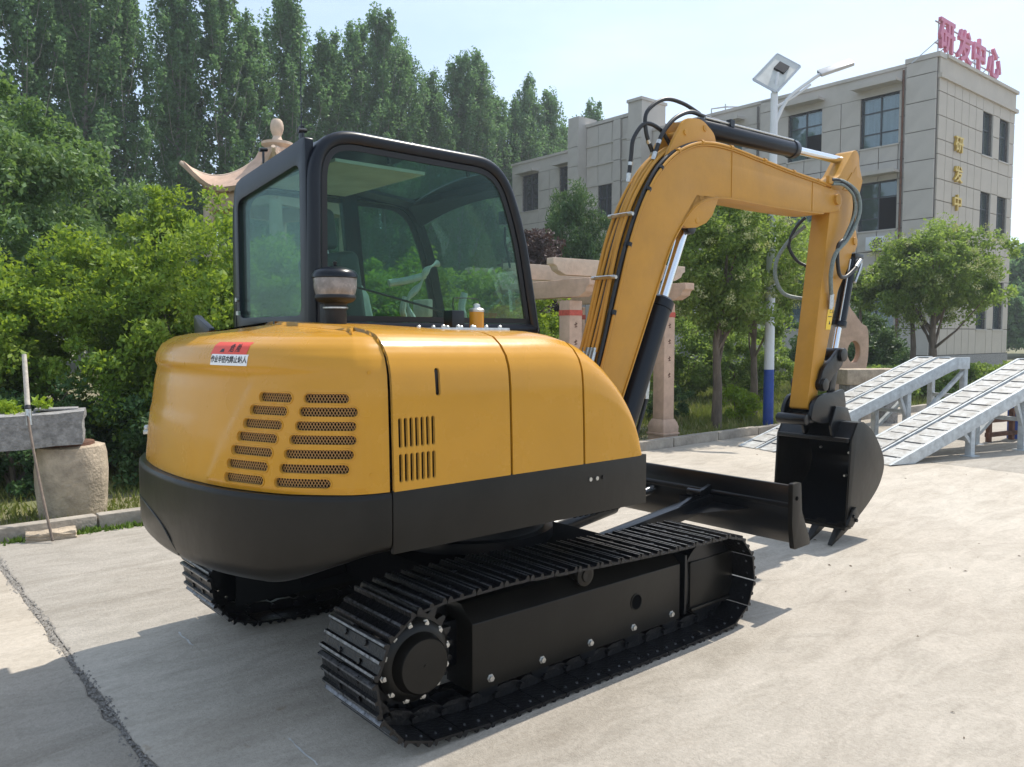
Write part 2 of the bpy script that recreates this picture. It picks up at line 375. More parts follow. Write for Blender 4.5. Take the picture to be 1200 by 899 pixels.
for a, b, z in SL:
    s = (a+b)/2; w = abs(a-b); o2 = stadium(w, .031, 7); k = len(o2)
    vs = [hood(s+p[0], z+p[1], .03) for p in o2]+[hood(s+p[0], z+p[1], -.04) for p in o2]
    cm.add(vs, [tuple(range(k)), tuple(range(2*k-1, k-1, -1))]+[(i, i+k, (i+1) % k+k, (i+1) % k) for i in range(k)])
    lp = [hood(s+p[0], z+p[1], .0015) for p in stadium(w+.008, .039, 7)]; lips.append(lp+[lp[0], lp[1]])
def sheet_of(G):
    nu = len(G); nv = len(G[0]); me = bpy.data.meshes.new('sheet')
    me.from_pydata([p.to_tuple() for r in G for p in r], [], [(i*nv+j, (i+1)*nv+j, (i+1)*nv+j+1, i*nv+j+1) for i in range(nu-1) for j in range(nv-1)])
    for p in me.polygons: p.use_smooth = True
    return me
def ext(G):
    return G
cut(rear, cm.mesh('c', M['dark']), sheet_of(ext([list(r) for r in reversed(G_)])))
# perforated grille behind the slots: real expanded-metal wires
g = MB()
for k in range(-12, 62):
    for sg in (1, -1):
        seg_ = []
        for t in np.linspace(0, 1, 14):
            z = .965+.34*t; s = .06+k*.0118+sg*.21*(t if sg > 0 else t)
            if sg < 0: s += .0
            if .09 < s < .69: seg_.append(hood(s, z, -.018))
        for a, b in zip(seg_[:-1], seg_[1:]): g.beam(a, b, .0022, .0022)
gr = build('vent_mesh', g, 'brass' if 'brass' in M else 'zinc', rear); tag(gr, kind='stuff'); M['mesh'] = mat('grille_wire', (.50, .28, .10), .6); gr.data.materials[0] = M['mesh']
lb = MB()
for lp in lips: lb.tube(lp, .0022, 5, False)
build('slot_lip', lb, 'yellow', rear)
# latch + bolts on rear hood
lt = MB(); p = hood(1.70, 1.06, .004); x, y, n = out_pt(1.70)
t_ = Vector((-n[1], n[0], 0)); lt.beam(p-t_*.035, p+t_*.035, .03, .018); lt.lathe([(.014, 0), (.016, .02), (.01, .03)], p+Vector((0, 0, .0)), 10)
build('latch', lt, 'zinc', rear, bevel=.003)
for z in (1.37, 1.02):
    b = MB(); p = hood(.07, z, .0); x, y, n = out_pt(.07); nn = Vector((n[0], n[1], 0)); b.cyl(p+nn*.004, p-nn*.003, .007, .007, 12); build('screw_cap', b, 'yellow', rear)

# right side panels
def gx(x):
    e = (x+.25)/.515
    return 1.0 if x < -.25 else math.sqrt(max(0, 1-e*e))
def side_pt(x, tp, off=0):
    k = range(len(ZS)); g_ = gx(x); top = 1 - .02*max(0, min(1, (x+1.04)/.6))
    zz = .955 + (float(np.interp(tp, k, ZS))-.955)*g_*top; ins = float(np.interp(tp, k, SIDE))
    return Vector((x, -.93+ins-off, zz))
def side_rows(x0, x1, nx):
    G = []
    for i in range(nx):
        x = x0+(x1-x0)*i/(nx-1); r = [side_pt(x, t, 0) for t in tv]; e = r[-1]
        r += [Vector((x, e.y+(-.02-e.y)*q, e.z+.03*q*gx(x)*(1 if x < -.6 else max(0, (.1-x)/.7)))) for q in (.25, .5, .75, 1)]; G.append(r)
    return G
def side_grid(x0, x1, nx, th=.012, off=0, z0=None):
    xs = [x0+(x1-x0)*i/(nx-1) for i in range(nx)]
    if x1 > .2: xs = [-.25+.515*math.sin(a) if False else x for x in xs]
    G = []
    for x in xs:
        r = [side_pt(x, t, off) for t in tv]; e = r[-1]
        r += [Vector((x, e.y+(-.02-e.y)*q, e.z+.03*q*gx(x)*(1 if x < -.6 else max(0, (.1-x)/.7)))) for q in (.25, .5, .75, 1)]
        G.append(r)
    return grid_solid([[p for p in r] for r in reversed(G)], th)
d1 = build('engine_door', side_grid(-1.033, -.506, 12), 'yellow', EX)
c = MB()
for i in range(7):
    xx = -1.005+i*.0232
    for za, zb in ((.985, 1.085), (1.105, 1.21)):
        o2 = stadium(.0145, zb-za, 5); k = len(o2); zc = (za+zb)/2
        vs = [(xx+p[0], -.97, zc+p[1]) for p in o2]+[(xx+p[0], -.88, zc+p[1]) for p in o2]
        c.add(vs, [tuple(range(k)), tuple(range(2*k-1, k-1, -1))]+[(j, j+k, (j+1) % k+k, (j+1) % k) for j in range(k)])
o2 = stadium(.022, .10, 7); k = len(o2)
vs = [(-.84+p[0], -.97, 1.33+p[1]) for p in o2]+[(-.84+p[0], -.87, 1.33+p[1]) for p in o2]
c.add(vs, [tuple(range(k)), tuple(range(2*k-1, k-1, -1))]+[(j, j+k, (j+1) % k+k, (j+1) % k) for j in range(k)])
cut(d1, c.mesh('c', M['dark']), sheet_of(ext(side_rows(-1.033, -.506, 12))))
hp = MB(); hp.prism([(-.84+p[0], 1.33+p[1]) for p in stadium(.016, .085, 6)], -.918, -.905); build('door_handle', hp, 'black', d1)
build('tank_door', side_grid(-.494, -.106, 9), 'yellow', EX)
xs_front = 26
fg = [-.094+(.358)*math.sin(PI/2*i/(xs_front-1)) for i in range(xs_front)]
def front_cover():
    G = []
    for x in fg:
        r = [side_pt(x, t) for t in tv]; e = r[-1]
        r += [Vector((x, e.y+(-.02-e.y)*q, e.z)) for q in (.25, .5, .75, 1)]
        G.append(r)
    return grid_solid(list(reversed(G)), .012)
build('front_cover', front_cover(), 'yellow', EX)
# dark inner hull
ih = MB()
rows = [[hood(float(s), 0, -.05, t) for t in (0, 1, 2, 3, 5, 6, 7, 8, 9)] + [Vector((-.95, 0, 1.48))] for s in np.linspace(0, OL, 40)]
ih = grid_solid(list(reversed(rows)), .01)
b = MB(); b.v, b.f, b.m = ih.v, ih.f, ih.m
b.box(-1.04, -.1, -.90, .0, .95, 1.40); b.box(-.1, .12, -.9, 0, .95, 1.2)
build('engine_bay', b, 'dark', EX)
# things on the hood top
pc = thing_ = link('air_precleaner', None, EX, (0, 0, 0))
cx, cy = -.84, -.17
b = MB(); b.lathe([(.0, 1.795), (.012, 1.79), (.045, 1.787), (.085, 1.772), (.097, 1.755), (.097, 1.742), (.09, 1.738)], (cx, cy, 0), 32); b.lathe([(.006, 1.79), (.01, 1.81), (.0, 1.815)], (cx, cy, 0), 10); build('cap', b, 'navy', pc)
b = MB(); b.lathe([(.092, 1.74), (.091, 1.70), (.084, 1.672), (.08, 1.665)], (cx, cy, 0), 32); build('bowl', b, 'bowl', pc)
b = MB(); b.lathe([(.07, 1.738), (.05, 1.70), (.04, 1.67)], (cx, cy, 0), 20); b.lathe([(.085, 1.668), (.088, 1.655), (.075, 1.64), (.05, 1.632), (.046, 1.60), (.046, 1.5)], (cx, cy, 0), 28)
b.box(cx-.03, cx+.015, cy-.02, cy+.085, 1.5, 1.63); b.lathe([(.052, 1.622), (.052, 1.608)], (cx, cy, 0), 24); build('stem', b, 'rubber', pc, bevel=.002)
b = MB(); b.lathe([(.0535, 1.617), (.0535, 1.611)], (cx, cy, 0), 24); build('clamp', b, 'zinc', pc)
b = MB(); b.lathe([(.034, 1.49), (.034, 1.605)], (-.19, -.32, 0), 24); build('fuel_pipe', b, 'yellow', EX)
b = MB(); b.lathe([(.036, 1.605), (.037, 1.615), (.03, 1.622), (.018, 1.625), (.016, 1.64), (.004, 1.645)], (-.19, -.32, 0), 20); build('fuel_cap', b, 'zinc', EX)
b = MB(); b.box(-.345, -.275, -.34, -.27, 1.5, 1.61); build('relay_box', b, 'black', EX, bevel=.006)
b = MB(); b.tube(cr([(-.31, -.30, 1.61), (-.31, -.30, 1.66), (-.29, -.30, 1.668), (-.2, -.30, 1.668), (-.17, -.31, 1.66), (-.16, -.31, 1.62)], 4), .0025, 6); build('wire_loop', b, 'black', EX)
b = MB(); b.box(-.60, -.24, -.62, -.40, 1.508, 1.528); build('cover_plate', b, 'zinc', EX, bevel=.002)
for i in range(5):
    for yy in (-.6, -.42):
        b = MB(); b.lathe([(.009, 1.528), (.009, 1.536), (.004, 1.540)], (-.58+i*.075, yy, 0), 8); build('bolt', b, 'zinc', EX)
b = MB(); b.lathe([(.012, 1.5), (.012, 1.52), (.006, 1.527)], (-.11, -.45, 0), 8); build('bolt', b, 'zinc', EX)
b = MB(); b.prism([(.98, 1.47), (.985, 1.595), (.95, 1.60), (.76, 1.53), (.76, 1.47)], -1.05, -1.02, 'yz'); build('side_mirror', b, 'black', EX, bevel=.006)

# decal strip
dc = MB()
def decal(sa, sb, za, zb, name, m, off):
    G = [[hood(sb+(sa-sb)*i/16, za+(zb-za)*j/8, off) for j in range(9)] for i in range(17)]
    vs = [p for r in G for p in r]; fs = [(i*9+j, (i+1)*9+j, (i+1)*9+j+1, i*9+j+1) for i in range(16) for j in range(8)]
    mb_ = MB().add(vs, fs); return build(name, mb_, m, rear)
decal(.835, .600, 1.428, 1.472, 'warning_decal', 'red', .0012)
decal(.820, .585, 1.388, 1.428, 'text_decal', 'white', .0012)
def text_on_hood(s, sc, zc, size, sq=1.0):
    me = text_mesh(s, size, 0, 'ink', .0006)
    for v in me.vertices: v.co = hood(sc-v.co.x*sq, zc+v.co.y, .0022)
    o = link('decal_text', me, rear); return o
# s runs from the right side to the left, so screen-right is smaller s
text_on_hood('作业半径内禁止站人', .703, 1.408, .027, .95)
text_on_hood('危 险', .68, 1.449, .031)
b = MB(); tri = [(.775, 1.436), (.745, 1.436), (.760, 1.462)]; b.add([hood(s_, z_, .0022) for s_, z_ in tri], [(0, 1, 2)]); build('decal_triangle', b, 'ink', rear)

# counterweight
cwp = [(.0, .952), (-.006, .945), (-.008, .93), (-.008, .78), (-.006, .70), (.002, .665), (.022, .640), (.055, .627), (.3, .615)]
def cw(s, i):
    x, y, n = out_pt(s); ins, z = cwp[i]; e = max(0, 1-min(s, OL-s)/.5); e = e*e*(3-2*e)
    if z < .9: z = z + (.73-.62)*e*(.93-z)/.31
    return Vector((x+n[0]*ins, y+n[1]*ins, z))
ss = np.linspace(0.0, OL, 90)
rws = [[cw(float(s), i) for i in range(len(cwp))]+[Vector((-.9, 0, .62))] for s in ss]
mb = MB(); nv = len(rws[0]); vs = [p for r in rws for p in r]
mb.add(vs, [(i*nv+j, i*nv+j+1, (i+1)*nv+j+1, (i+1)*nv+j) for i in range(len(ss)-1) for j in range(nv-1)])
tp_ = [Vector((r[0].x, r[0].y, .952)) for r in rws]; mb.add(tp_+[Vector((-.9, 0, .952))], [(i, i+1, len(ss)) for i in range(len(ss)-1)])
build('counterweight', mb, 'skirt', EX, merge=True)
b = MB()
for i0, i1 in ((2, 5),):
    pl = [cw(s_, 0) for s_ in (1.62,)]
crv = [(1.55, .80), (1.40, .80), (1.25, .785), (1.12, .755), (1.03, .71), (.985, .655)]
pts = []
for s_, z_ in crv:
    x, y, n = out_pt(s_); zz = [p[1] for p in cwp][::-1]; ii = [p[0] for p in cwp][::-1]; ins = float(np.interp(z_, zz, ii)); pts.append((x+n[0]*(ins-.001), y+n[1]*(ins-.001), z_))
b.tube(cr(pts, 6), .0035, 6); build('casting_edge', b, 'skirt', EX)
# side skirts + platform
b = MB(); b.box(-1.036, .305, -.937, -.92, .735, .958); build('side_skirt', b, 'skirt', EX, bevel=.003)
b = MB(); b.box(.287, .304, -.919, -.42, .735, .957); build('front_skirt', b, 'skirt', EX, bevel=.003)
b = MB(); b.box(-1.04, .68, .90, .925, .735, .97); build('side_skirt', b, 'skirt', EX, bevel=.003)
b = MB(); b.box(-.98, .27, -.86, .86, .715, .745); b.box(.28, .66, .0, .89, .70, .97); b.box(-.95, .5, -.55, .55, .66, .71)
b.box(-.6, .66, -.38, -.12, .66, .95)
build('revolving_platform', b, 'dark', EX, bevel=.004)  # near-black colour holds the shadow under the house
for xx in (-.09, -.05, -.01): 
    b = MB(); b.cyl((xx+.03, -.938, .885), (xx+.03, -.942, .885), .009, .009, 10); build('screw', b, 'zinc' if xx < -.03 else 'black', EX)
for i in range(9):
    b = MB(); b.lathe([(.02, -.008), (.028, 0), (.02, .008)], (-.02+i*.035, -.80, .715), 8, 'x'); build('hose_grommet', b, 'rubber', EX)
# boom foot bracket
b = MB()
for yy in (-.40, -.12): b.prism([(.25, .70), (.78, .70), (.86, .80), (.70, 1.02), (.45, 1.05), (.25, .98)], yy, yy+.035)
build('boom_bracket', b, 'black', EX, bevel=.004)

# ---- cab
CAB = link('cab', None, EX, (0, 0, 0))
YR, YLt = -.02, .91
outl = [(-.875, 1.50), (-.865, 2.425), (.235, 2.415), (.385, 2.08), (.50, 1.50)]
ro = round_poly([(x, z, 0) for x, z in outl], [.03, .24, .26, .2, .04], 10)
def inset(poly, d):
    k = len(poly); o = []
    for i in range(k):
        a = Vector(poly[i-1][:2]); p = Vector(poly[i][:2]); b_ = Vector(poly[(i+1) % k][:2])
        t = (b_-a).normalized(); n = Vector((-t.y, t.x)); o.append((p.x+n.x*d, p.y+n.y*d))
    return o
ro2 = [(p[0], p[1]) for p in ro]
ar = sum(ro2[i-1][0]*ro2[i][1]-ro2[i][0]*ro2[i-1][1] for i in range(len(ro2)))
sg = 1 if ar > 0 else -1
for yy, sgn, nm in ((YR, -1, 'side_frame'), (YLt, 1, 'side_frame')):
    if sgn > 0:
        ro_keep = ro2; ro2 = [(p[0], p[1]-.085*max(0, min(1, (p[1]-1.5)/.92))) for p in ro2]
    # rounded tubular section swept around outline
    prof = [(.0, -.055), (.0, -.02), (.010, -.006), (.028, 0), (.046, -.006), (.056, -.016), (.059, -.055)]
    mb = MB(); k = len(ro2); rings = [inset(ro2, sg*d) for d, _ in prof]
    vs = []
    for (d, h), r in zip(prof, rings): vs += [(p[0], yy-sgn*(-h) if False else yy+sgn*h, p[1]) for p in r]
    q = len(prof)
    fs = [(a*k+i, a*k+(i+1) % k, ((a+1) % q)*k+(i+1) % k, ((a+1) % q)*k+i) for a in range(q) for i in range(k)]
    mb.add(vs, fs); fr_ = build(nm, mb, 'navy', CAB)
    # gasket
    g1 = inset(ro2, sg*.0595); g2 = inset(ro2, sg*.086)
    mb = MB().ring(g1, g2, yy-sgn*.022, yy-sgn*.036); build('window_seal', mb, 'rubber', fr_)
    if sgn < 0:
        gg = inset(ro2, sg*.083); mb = MB().prism(gg, yy+.026, yy+.031); build('side_window', mb, 'glass', CAB)
    else:
        gg = inset(ro2, sg*.083); mb = MB().prism(gg, yy-.031, yy-.026); build('door_window', mb, 'glass', CAB)
        mb = MB(); mb.beam((-.12, yy-.03, 1.5), (-.20, yy-.03, 2.33), .05, .10, (1, 0, 0)); build('door_pillar', mb, 'navy', CAB, bevel=.01)
ro2 = ro_keep
# roof shell between the frames (follows outline top)
top_pts = [(p[0], p[1]) for p in ro2]
idx = [p for p in top_pts if p[1] > 2.15]
idx = sorted(idx, key=lambda p: p[0])
ri = inset(ro2, sg*.012); idx = sorted([p for p in ri if p[1] > 2.24], key=lambda p: p[0])
rows = [[Vector((p[0], YR+.056+(YLt-YR-.112)*j/10, p[1] + .02*math.sin(PI*j/10) - .085*(j/10)**1.6)) for j in range(11)] for p in idx]
hole = (-.02, .20)   # skylight in x
def roof(rows_, name, m, th=.02, sel=None):
    mb = grid_solid(rows_, th); return build(name, mb, m, CAB)
ra = [r for r in rows if r[0].x <= -.16]; 
def interp_row(x):
    for a, b_ in zip(rows[:-1], rows[1:]):
        if a[0].x <= x <= b_[0].x:
            t = (x-a[0].x)/max(1e-6, b_[0].x-a[0].x); return [p.lerp(q_, t) for p, q_ in zip(a, b_)]
s0, s1 = -.22, .20
roof(ra[:-1] + [interp_row(s0)] if ra[-1][0].x > s0 else ra+[interp_row(s0)], 'roof', 'navy')
roof([interp_row(s1)]+[r for r in rows if r[0].x > s1+.01], 'roof_front', 'navy')
m0, m1 = interp_row(s0), interp_row(s1)
roof([[m0[0], m0[1]], [m1[0], m1[1]]], 'roof_rail', 'navy'); roof([[m0[-2], m0[-1]], [m1[-2], m1[-1]]], 'roof_rail', 'navy')
mb = grid_solid([m0[1:-1], m1[1:-1]], .006); build('skylight', mb, 'glass', CAB)
mb = MB(); mb.box(-.72, s0-.01, YR+.06, YLt-.06, 2.285, 2.30); build('headliner', mb, 'trimg', CAB)
mb = MB(); mb.box(s1-.005, s1+.04, YR+.06, YLt-.06, 2.27, 2.31); build('ceiling_trim', mb, 'dark', CAB, bevel=.008)
# rear frame + window
ry = [(YR+.05, 1.50), (YLt-.045, 1.50), (YLt-.045, 2.285), (YR+.05, 2.375)]
o_ = round_poly([(a, b_, 0) for a, b_ in ry], [.02, .02, .10, .02], 3); i_ = round_poly([(YR+.115, 1.585, 0), (YLt-.10, 1.585, 0), (YLt-.10, 2.185, 0), (YR+.115, 2.265, 0)], .05, 3)
def xsl(mb_, x0, x1):  # tilt nothing
    return mb_
mb = MB(); k = len(o_)
mb.ring([(p[0], p[1]) for p in o_], [(p[0], p[1]) for p in i_], -.872, -.832, 'yz'); rf = build('rear_frame', mb, 'navy', CAB, bevel=.006)
mb = MB(); mb.prism([(p[0], p[1]) for p in inset([(p[0], p[1]) for p in i_], -.006)], -.856, -.850, 'yz'); build('rear_window', mb, 'glass', CAB)
mb = MB(); mb.box(-.884, -.872, .80, .83, 1.60, 1.62); mb.lathe([(.012, -.884), (.012, -.872)], (0, .83, 1.68), 10, 'x'); build('window_latch', mb, 'zinc', rf)
# front: two glass panes following the sloping front
fr = [(.50, 1.50), (.375, 2.08), (.27, 2.33)]
mb = MB()
mb.add([(.49, YR+.05, 1.53), (.49, YLt-.05, 1.53), (.365, YLt-.05, 2.06), (.365, YR+.05, 2.06), (.255, YLt-.05, 2.27), (.255, YR+.05, 2.34)], [(0, 1, 2, 3), (3, 2, 4, 5)]); build('front_window', mb, 'glass', CAB)
mb = MB(); mb.beam((.505, YR+.05, 1.50), (.505, YLt-.05, 1.50), .05, .08); build('front_crossbar', mb, 'navy', CAB, bevel=.006)
# lower cab body (hidden behind the hood on this side)
mb = MB(); mb.box(-.86, .52, YR+.01, YLt-.01, .97, 1.49); build('lower_panel', mb, 'yellow', CAB, bevel=.01)
# roof lamps, antenna, wiper, grab handle
for yy, xx in ((.55, -.84), (.08, -.86)):
    mb = MB(); mb.cyl((xx-.02, yy, 2.405), (xx+.02, yy, 2.41), .011, .009, 8); mb.cyl((xx, yy, 2.34), (xx, yy, 2.41), .006, .006, 6); build('roof_bracket', mb, 'black', CAB)
mb = MB(); mb.tube([(-.82, .17, 2.36), (-.82, .17, 2.58), (-.82, .17, 2.80)], [.004, .0025, .0015], 6); mb.box(-.83, -.81, .16, .18, 2.36, 2.45); build('antenna', mb, 'black', CAB)
mb = MB(); mb.tube(cr([(.30, .06, 2.08), (.31, .07, 2.0), (.33, .07, 1.93), (.335, .06, 1.86)], 5), .008, 6); mb.box(.27, .32, .03, .08, 2.09, 2.16); build('grab_handle', mb, 'black', CAB, bevel=.004)
mb = MB(); mb.tube([(-.35, .87, 2.05), (-.22, .87, 1.60)], .006, 6); mb.tube([(-.62, YR+.055, 1.72), (-.1, YR+.055, 1.61)], .006, 6); build('wiper', mb, 'black', CAB)
for x_ in (.02, -.45):
    mb = MB(); mb.cyl((x_, YR+.04, 2.345), (x_, YR+.04, 2.305), .012, .008, 8); build('window_catch', mb, 'black', CAB)
# seat
seat = link('seat', None, CAB, (0, 0, 0))
def blob(name, m, c, d, rot=0, parent=seat, bev=.05):
    mb_ = MB(); R_ = Matrix.Translation(c) @ Euler((0, rot, 0)).to_matrix().to_4x4(); mb_.box(-d[0]/2, d[0]/2, -d[1]/2, d[1]/2, -d[2]/2, d[2]/2, R_)
    return build(name, mb_, m, parent, bevel=bev, seg=5) if bev else build(name, mb_, m, parent)
blob('backrest', 'seat', (-.52, .45, 1.62), (.13, .46, .58), -.14)
blob('headrest', 'seat', (-.60, .45, 2.02), (.09, .24, .20), -.14, bev=.04)
blob('cushion', 'seat', (-.25, .45, 1.28), (.5, .48, .14), .05)
mb = MB(); mb.tube([(-.575, .39, 1.86), (-.595, .39, 1.95)], .009, 6); mb.tube([(-.575, .51, 1.86), (-.595, .51, 1.95)], .009, 6); build('headrest_post', mb, 'zinc', seat)
mb = MB(); mb.prism([(-.62, 1.75), (-.50, 1.83), (-.40, 1.70), (-.36, 1.52), (-.44, 1.40), (-.60, 1.40)], .30, .34); build('seat_belt_cover', mb, 'film', seat, bevel=.01)
for yy in (.16, .74):
    blob('armrest_console', 'dark', (-.10, yy, 1.42), (.40, .12, .16), 0, CAB, .03)
    mb = MB(); mb.tube(cr([(.08, yy, 1.48), (.10, yy, 1.58), (.08, yy, 1.64), (.10, yy, 1.72)], 4), [.014]*6+[.02]*7, 8); build('joystick', mb, 'film', CAB)
mb = MB(); mb.tube(cr([(-.02, .45, 1.55), (-.06, .47, 1.68), (.02, .46, 1.78), (.05, .44, 1.86), (.13, .45, 1.90)], 5), [.014+.008*math.sin(i) for i in range(21)], 8); mb.tube(cr([(-.16, .5, 1.78), (-.05, .48, 1.80), (.05, .46, 1.83)], 5), .02, 8); build('wrapped_lever', mb, 'film', CAB)
mb = MB(); mb.box(.10, .13, .50, .66, 1.60, 1.70); mb.beam((.12, .58, 1.60), (.18, .58, 1.45), .03, .03); build('monitor', mb, 'film', CAB, bevel=.006)
mb = MB(); mb.box(.28, .42, .2, .75, 1.25, 1.5); build('dashboard', mb, 'seat', CAB, bevel=.03)

# ---- undercarriage
UC = link('undercarriage', None, EX, (0, 0, 0))
mb = MB(); mb.box(-.52, .52, -.5, .5, .26, .47); build('carbody', mb, 'dark', UC, bevel=.02)  # carbody and legs coloured near-black for the shade beneath the machine
mb = MB(); mb.lathe([(.44, .47), (.44, .52), (.40, .525), (.40, .60), (.46, .605), (.46, .66)], (0, 0, 0), 48); build('swing_bearing', mb, 'black', UC)
for (x0, y0, x1, y1) in ((-.45, -.45, -.62, -.62), (.45, -.45, .6, -.62), (-.45, .45, -.62, .62), (.45, .45, .6, .62)):
    mb = MB(); mb.beam((x0, y0, .36), (x1*1.0, y1, .28), .26, .17); build('track_frame_leg', mb, 'dark', UC, bevel=.01)
SP = (-.885, .285); ID = (.895, .25); RS, RI = .243, .228     # pitch path radii (shoe seat)
def track_path():
    pts = []
    # external tangent top, bottom; go: top rear->front, idler arc, bottom, sprocket arc
    def arc(c, r, a0, a1, n): return [(c[0]+r*math.cos(a0+(a1-a0)*i/n), c[1]+r*math.sin(a0+(a1-a0)*i/n)) for i in range(n+1)]
    pts += arc(SP, RS, math.radians(262), math.radians(88), 60)[0:]
    pts += [(-.5, SP[1]+RS+.006), (0, .505), (.45, .486)]
    pts += arc(ID, RI, math.radians(92), math.radians(-88), 60)
    pts += [(.6, .0205), (.2, .020), (-.3, .020), (-.62, .0205)]
    return pts
tpth = track_path(); TPX = np.array(tpth+[tpth[0]]); TS = np.r_[0, np.cumsum(np.linalg.norm(np.diff(TPX, axis=0), axis=1))]; TL = TS[-1]
NSH = 38; PITCH = TL/NSH
def tp_at(s):
    s %= TL; x = np.interp(s, TS, TPX[:, 0]); z = np.interp(s, TS, TPX[:, 1]); return x, z
def shoe_mesh():
    h = PITCH/2*.955; mb = MB()
    pr = [(-h, 0), (h, 0), (h+.003, .008), (h-.002, .024), (h-.010, .024), (h-.018, .010), (.010, .010), (.005, .022), (-.005, .022), (-.010, .010), (-h+.024, .010), (-h+.018, .023), (-h+.009, .023), (-h, .012)]
    mb.prism(pr, -.2, .2); q_ = len(pr); mb.m[2+3] = 1; mb.m[2+2] = 1; mb.m[2+7] = 1; mb.m[2+11] = 1
    for bx in (-.032, .034):
        for by in (-.07, .07): mb.lathe([(.011, .010), (.010, .017), (.0, .018)], (bx, by, 0), 6)
    mb.cur = 1
    for bx in (-.032, .034):
        for by in (-.16, .16): mb.lathe([(.006, 0), (.006, -.005), (0, -.006)], (bx, by, 0), 6)
    return mb.mesh('track_shoe', [M['track'], M['glint_and_bolt']], 0)
SHOE = shoe_mesh()
def link_mesh():
    mb = MB(); h = PITCH/2
    for sy in (-1, 1):
        mb.prism([(-h*1.15, -.008), (-h*.4, -.002), (h*.4, -.002), (h*1.15, -.008), (h*1.15, -.040), (h*.5, -.055), (-h*.5, -.055), (-h*1.15, -.040)], sy*.045-.012, sy*.045+.012)
    mb.cyl((h, -.075, -.026), (h, .075, -.026), .014, .014, 8)
    return mb.mesh('chain_link', M['track'], .0)
LINK = link_mesh()
def crawler(yc, label):
    T = link('crawler_track', None, EX, (0, yc, 0)); T['label'] = label
    for i in range(NSH):
        s = (i+.35)*PITCH; x0, z0 = tp_at(s-PITCH*.4); x1, z1 = tp_at(s+PITCH*.4); x, z = (x0+x1)/2, (z0+z1)/2
        # direction rear->top->front ; outward normal = left of travel rotated
        a = math.atan2(z1-z0, x1-x0)
        for me, nm in ((SHOE, 'track_shoe'), (LINK, 'chain_link')):
            o = link(nm, me, T, (x, 0, z)); o.rotation_euler = (0, -a, 0)
    return T
TR = crawler(-.78, 'near crawler track in front of the machine'); TF = crawler(.78, 'far crawler track seen under the counterweight')
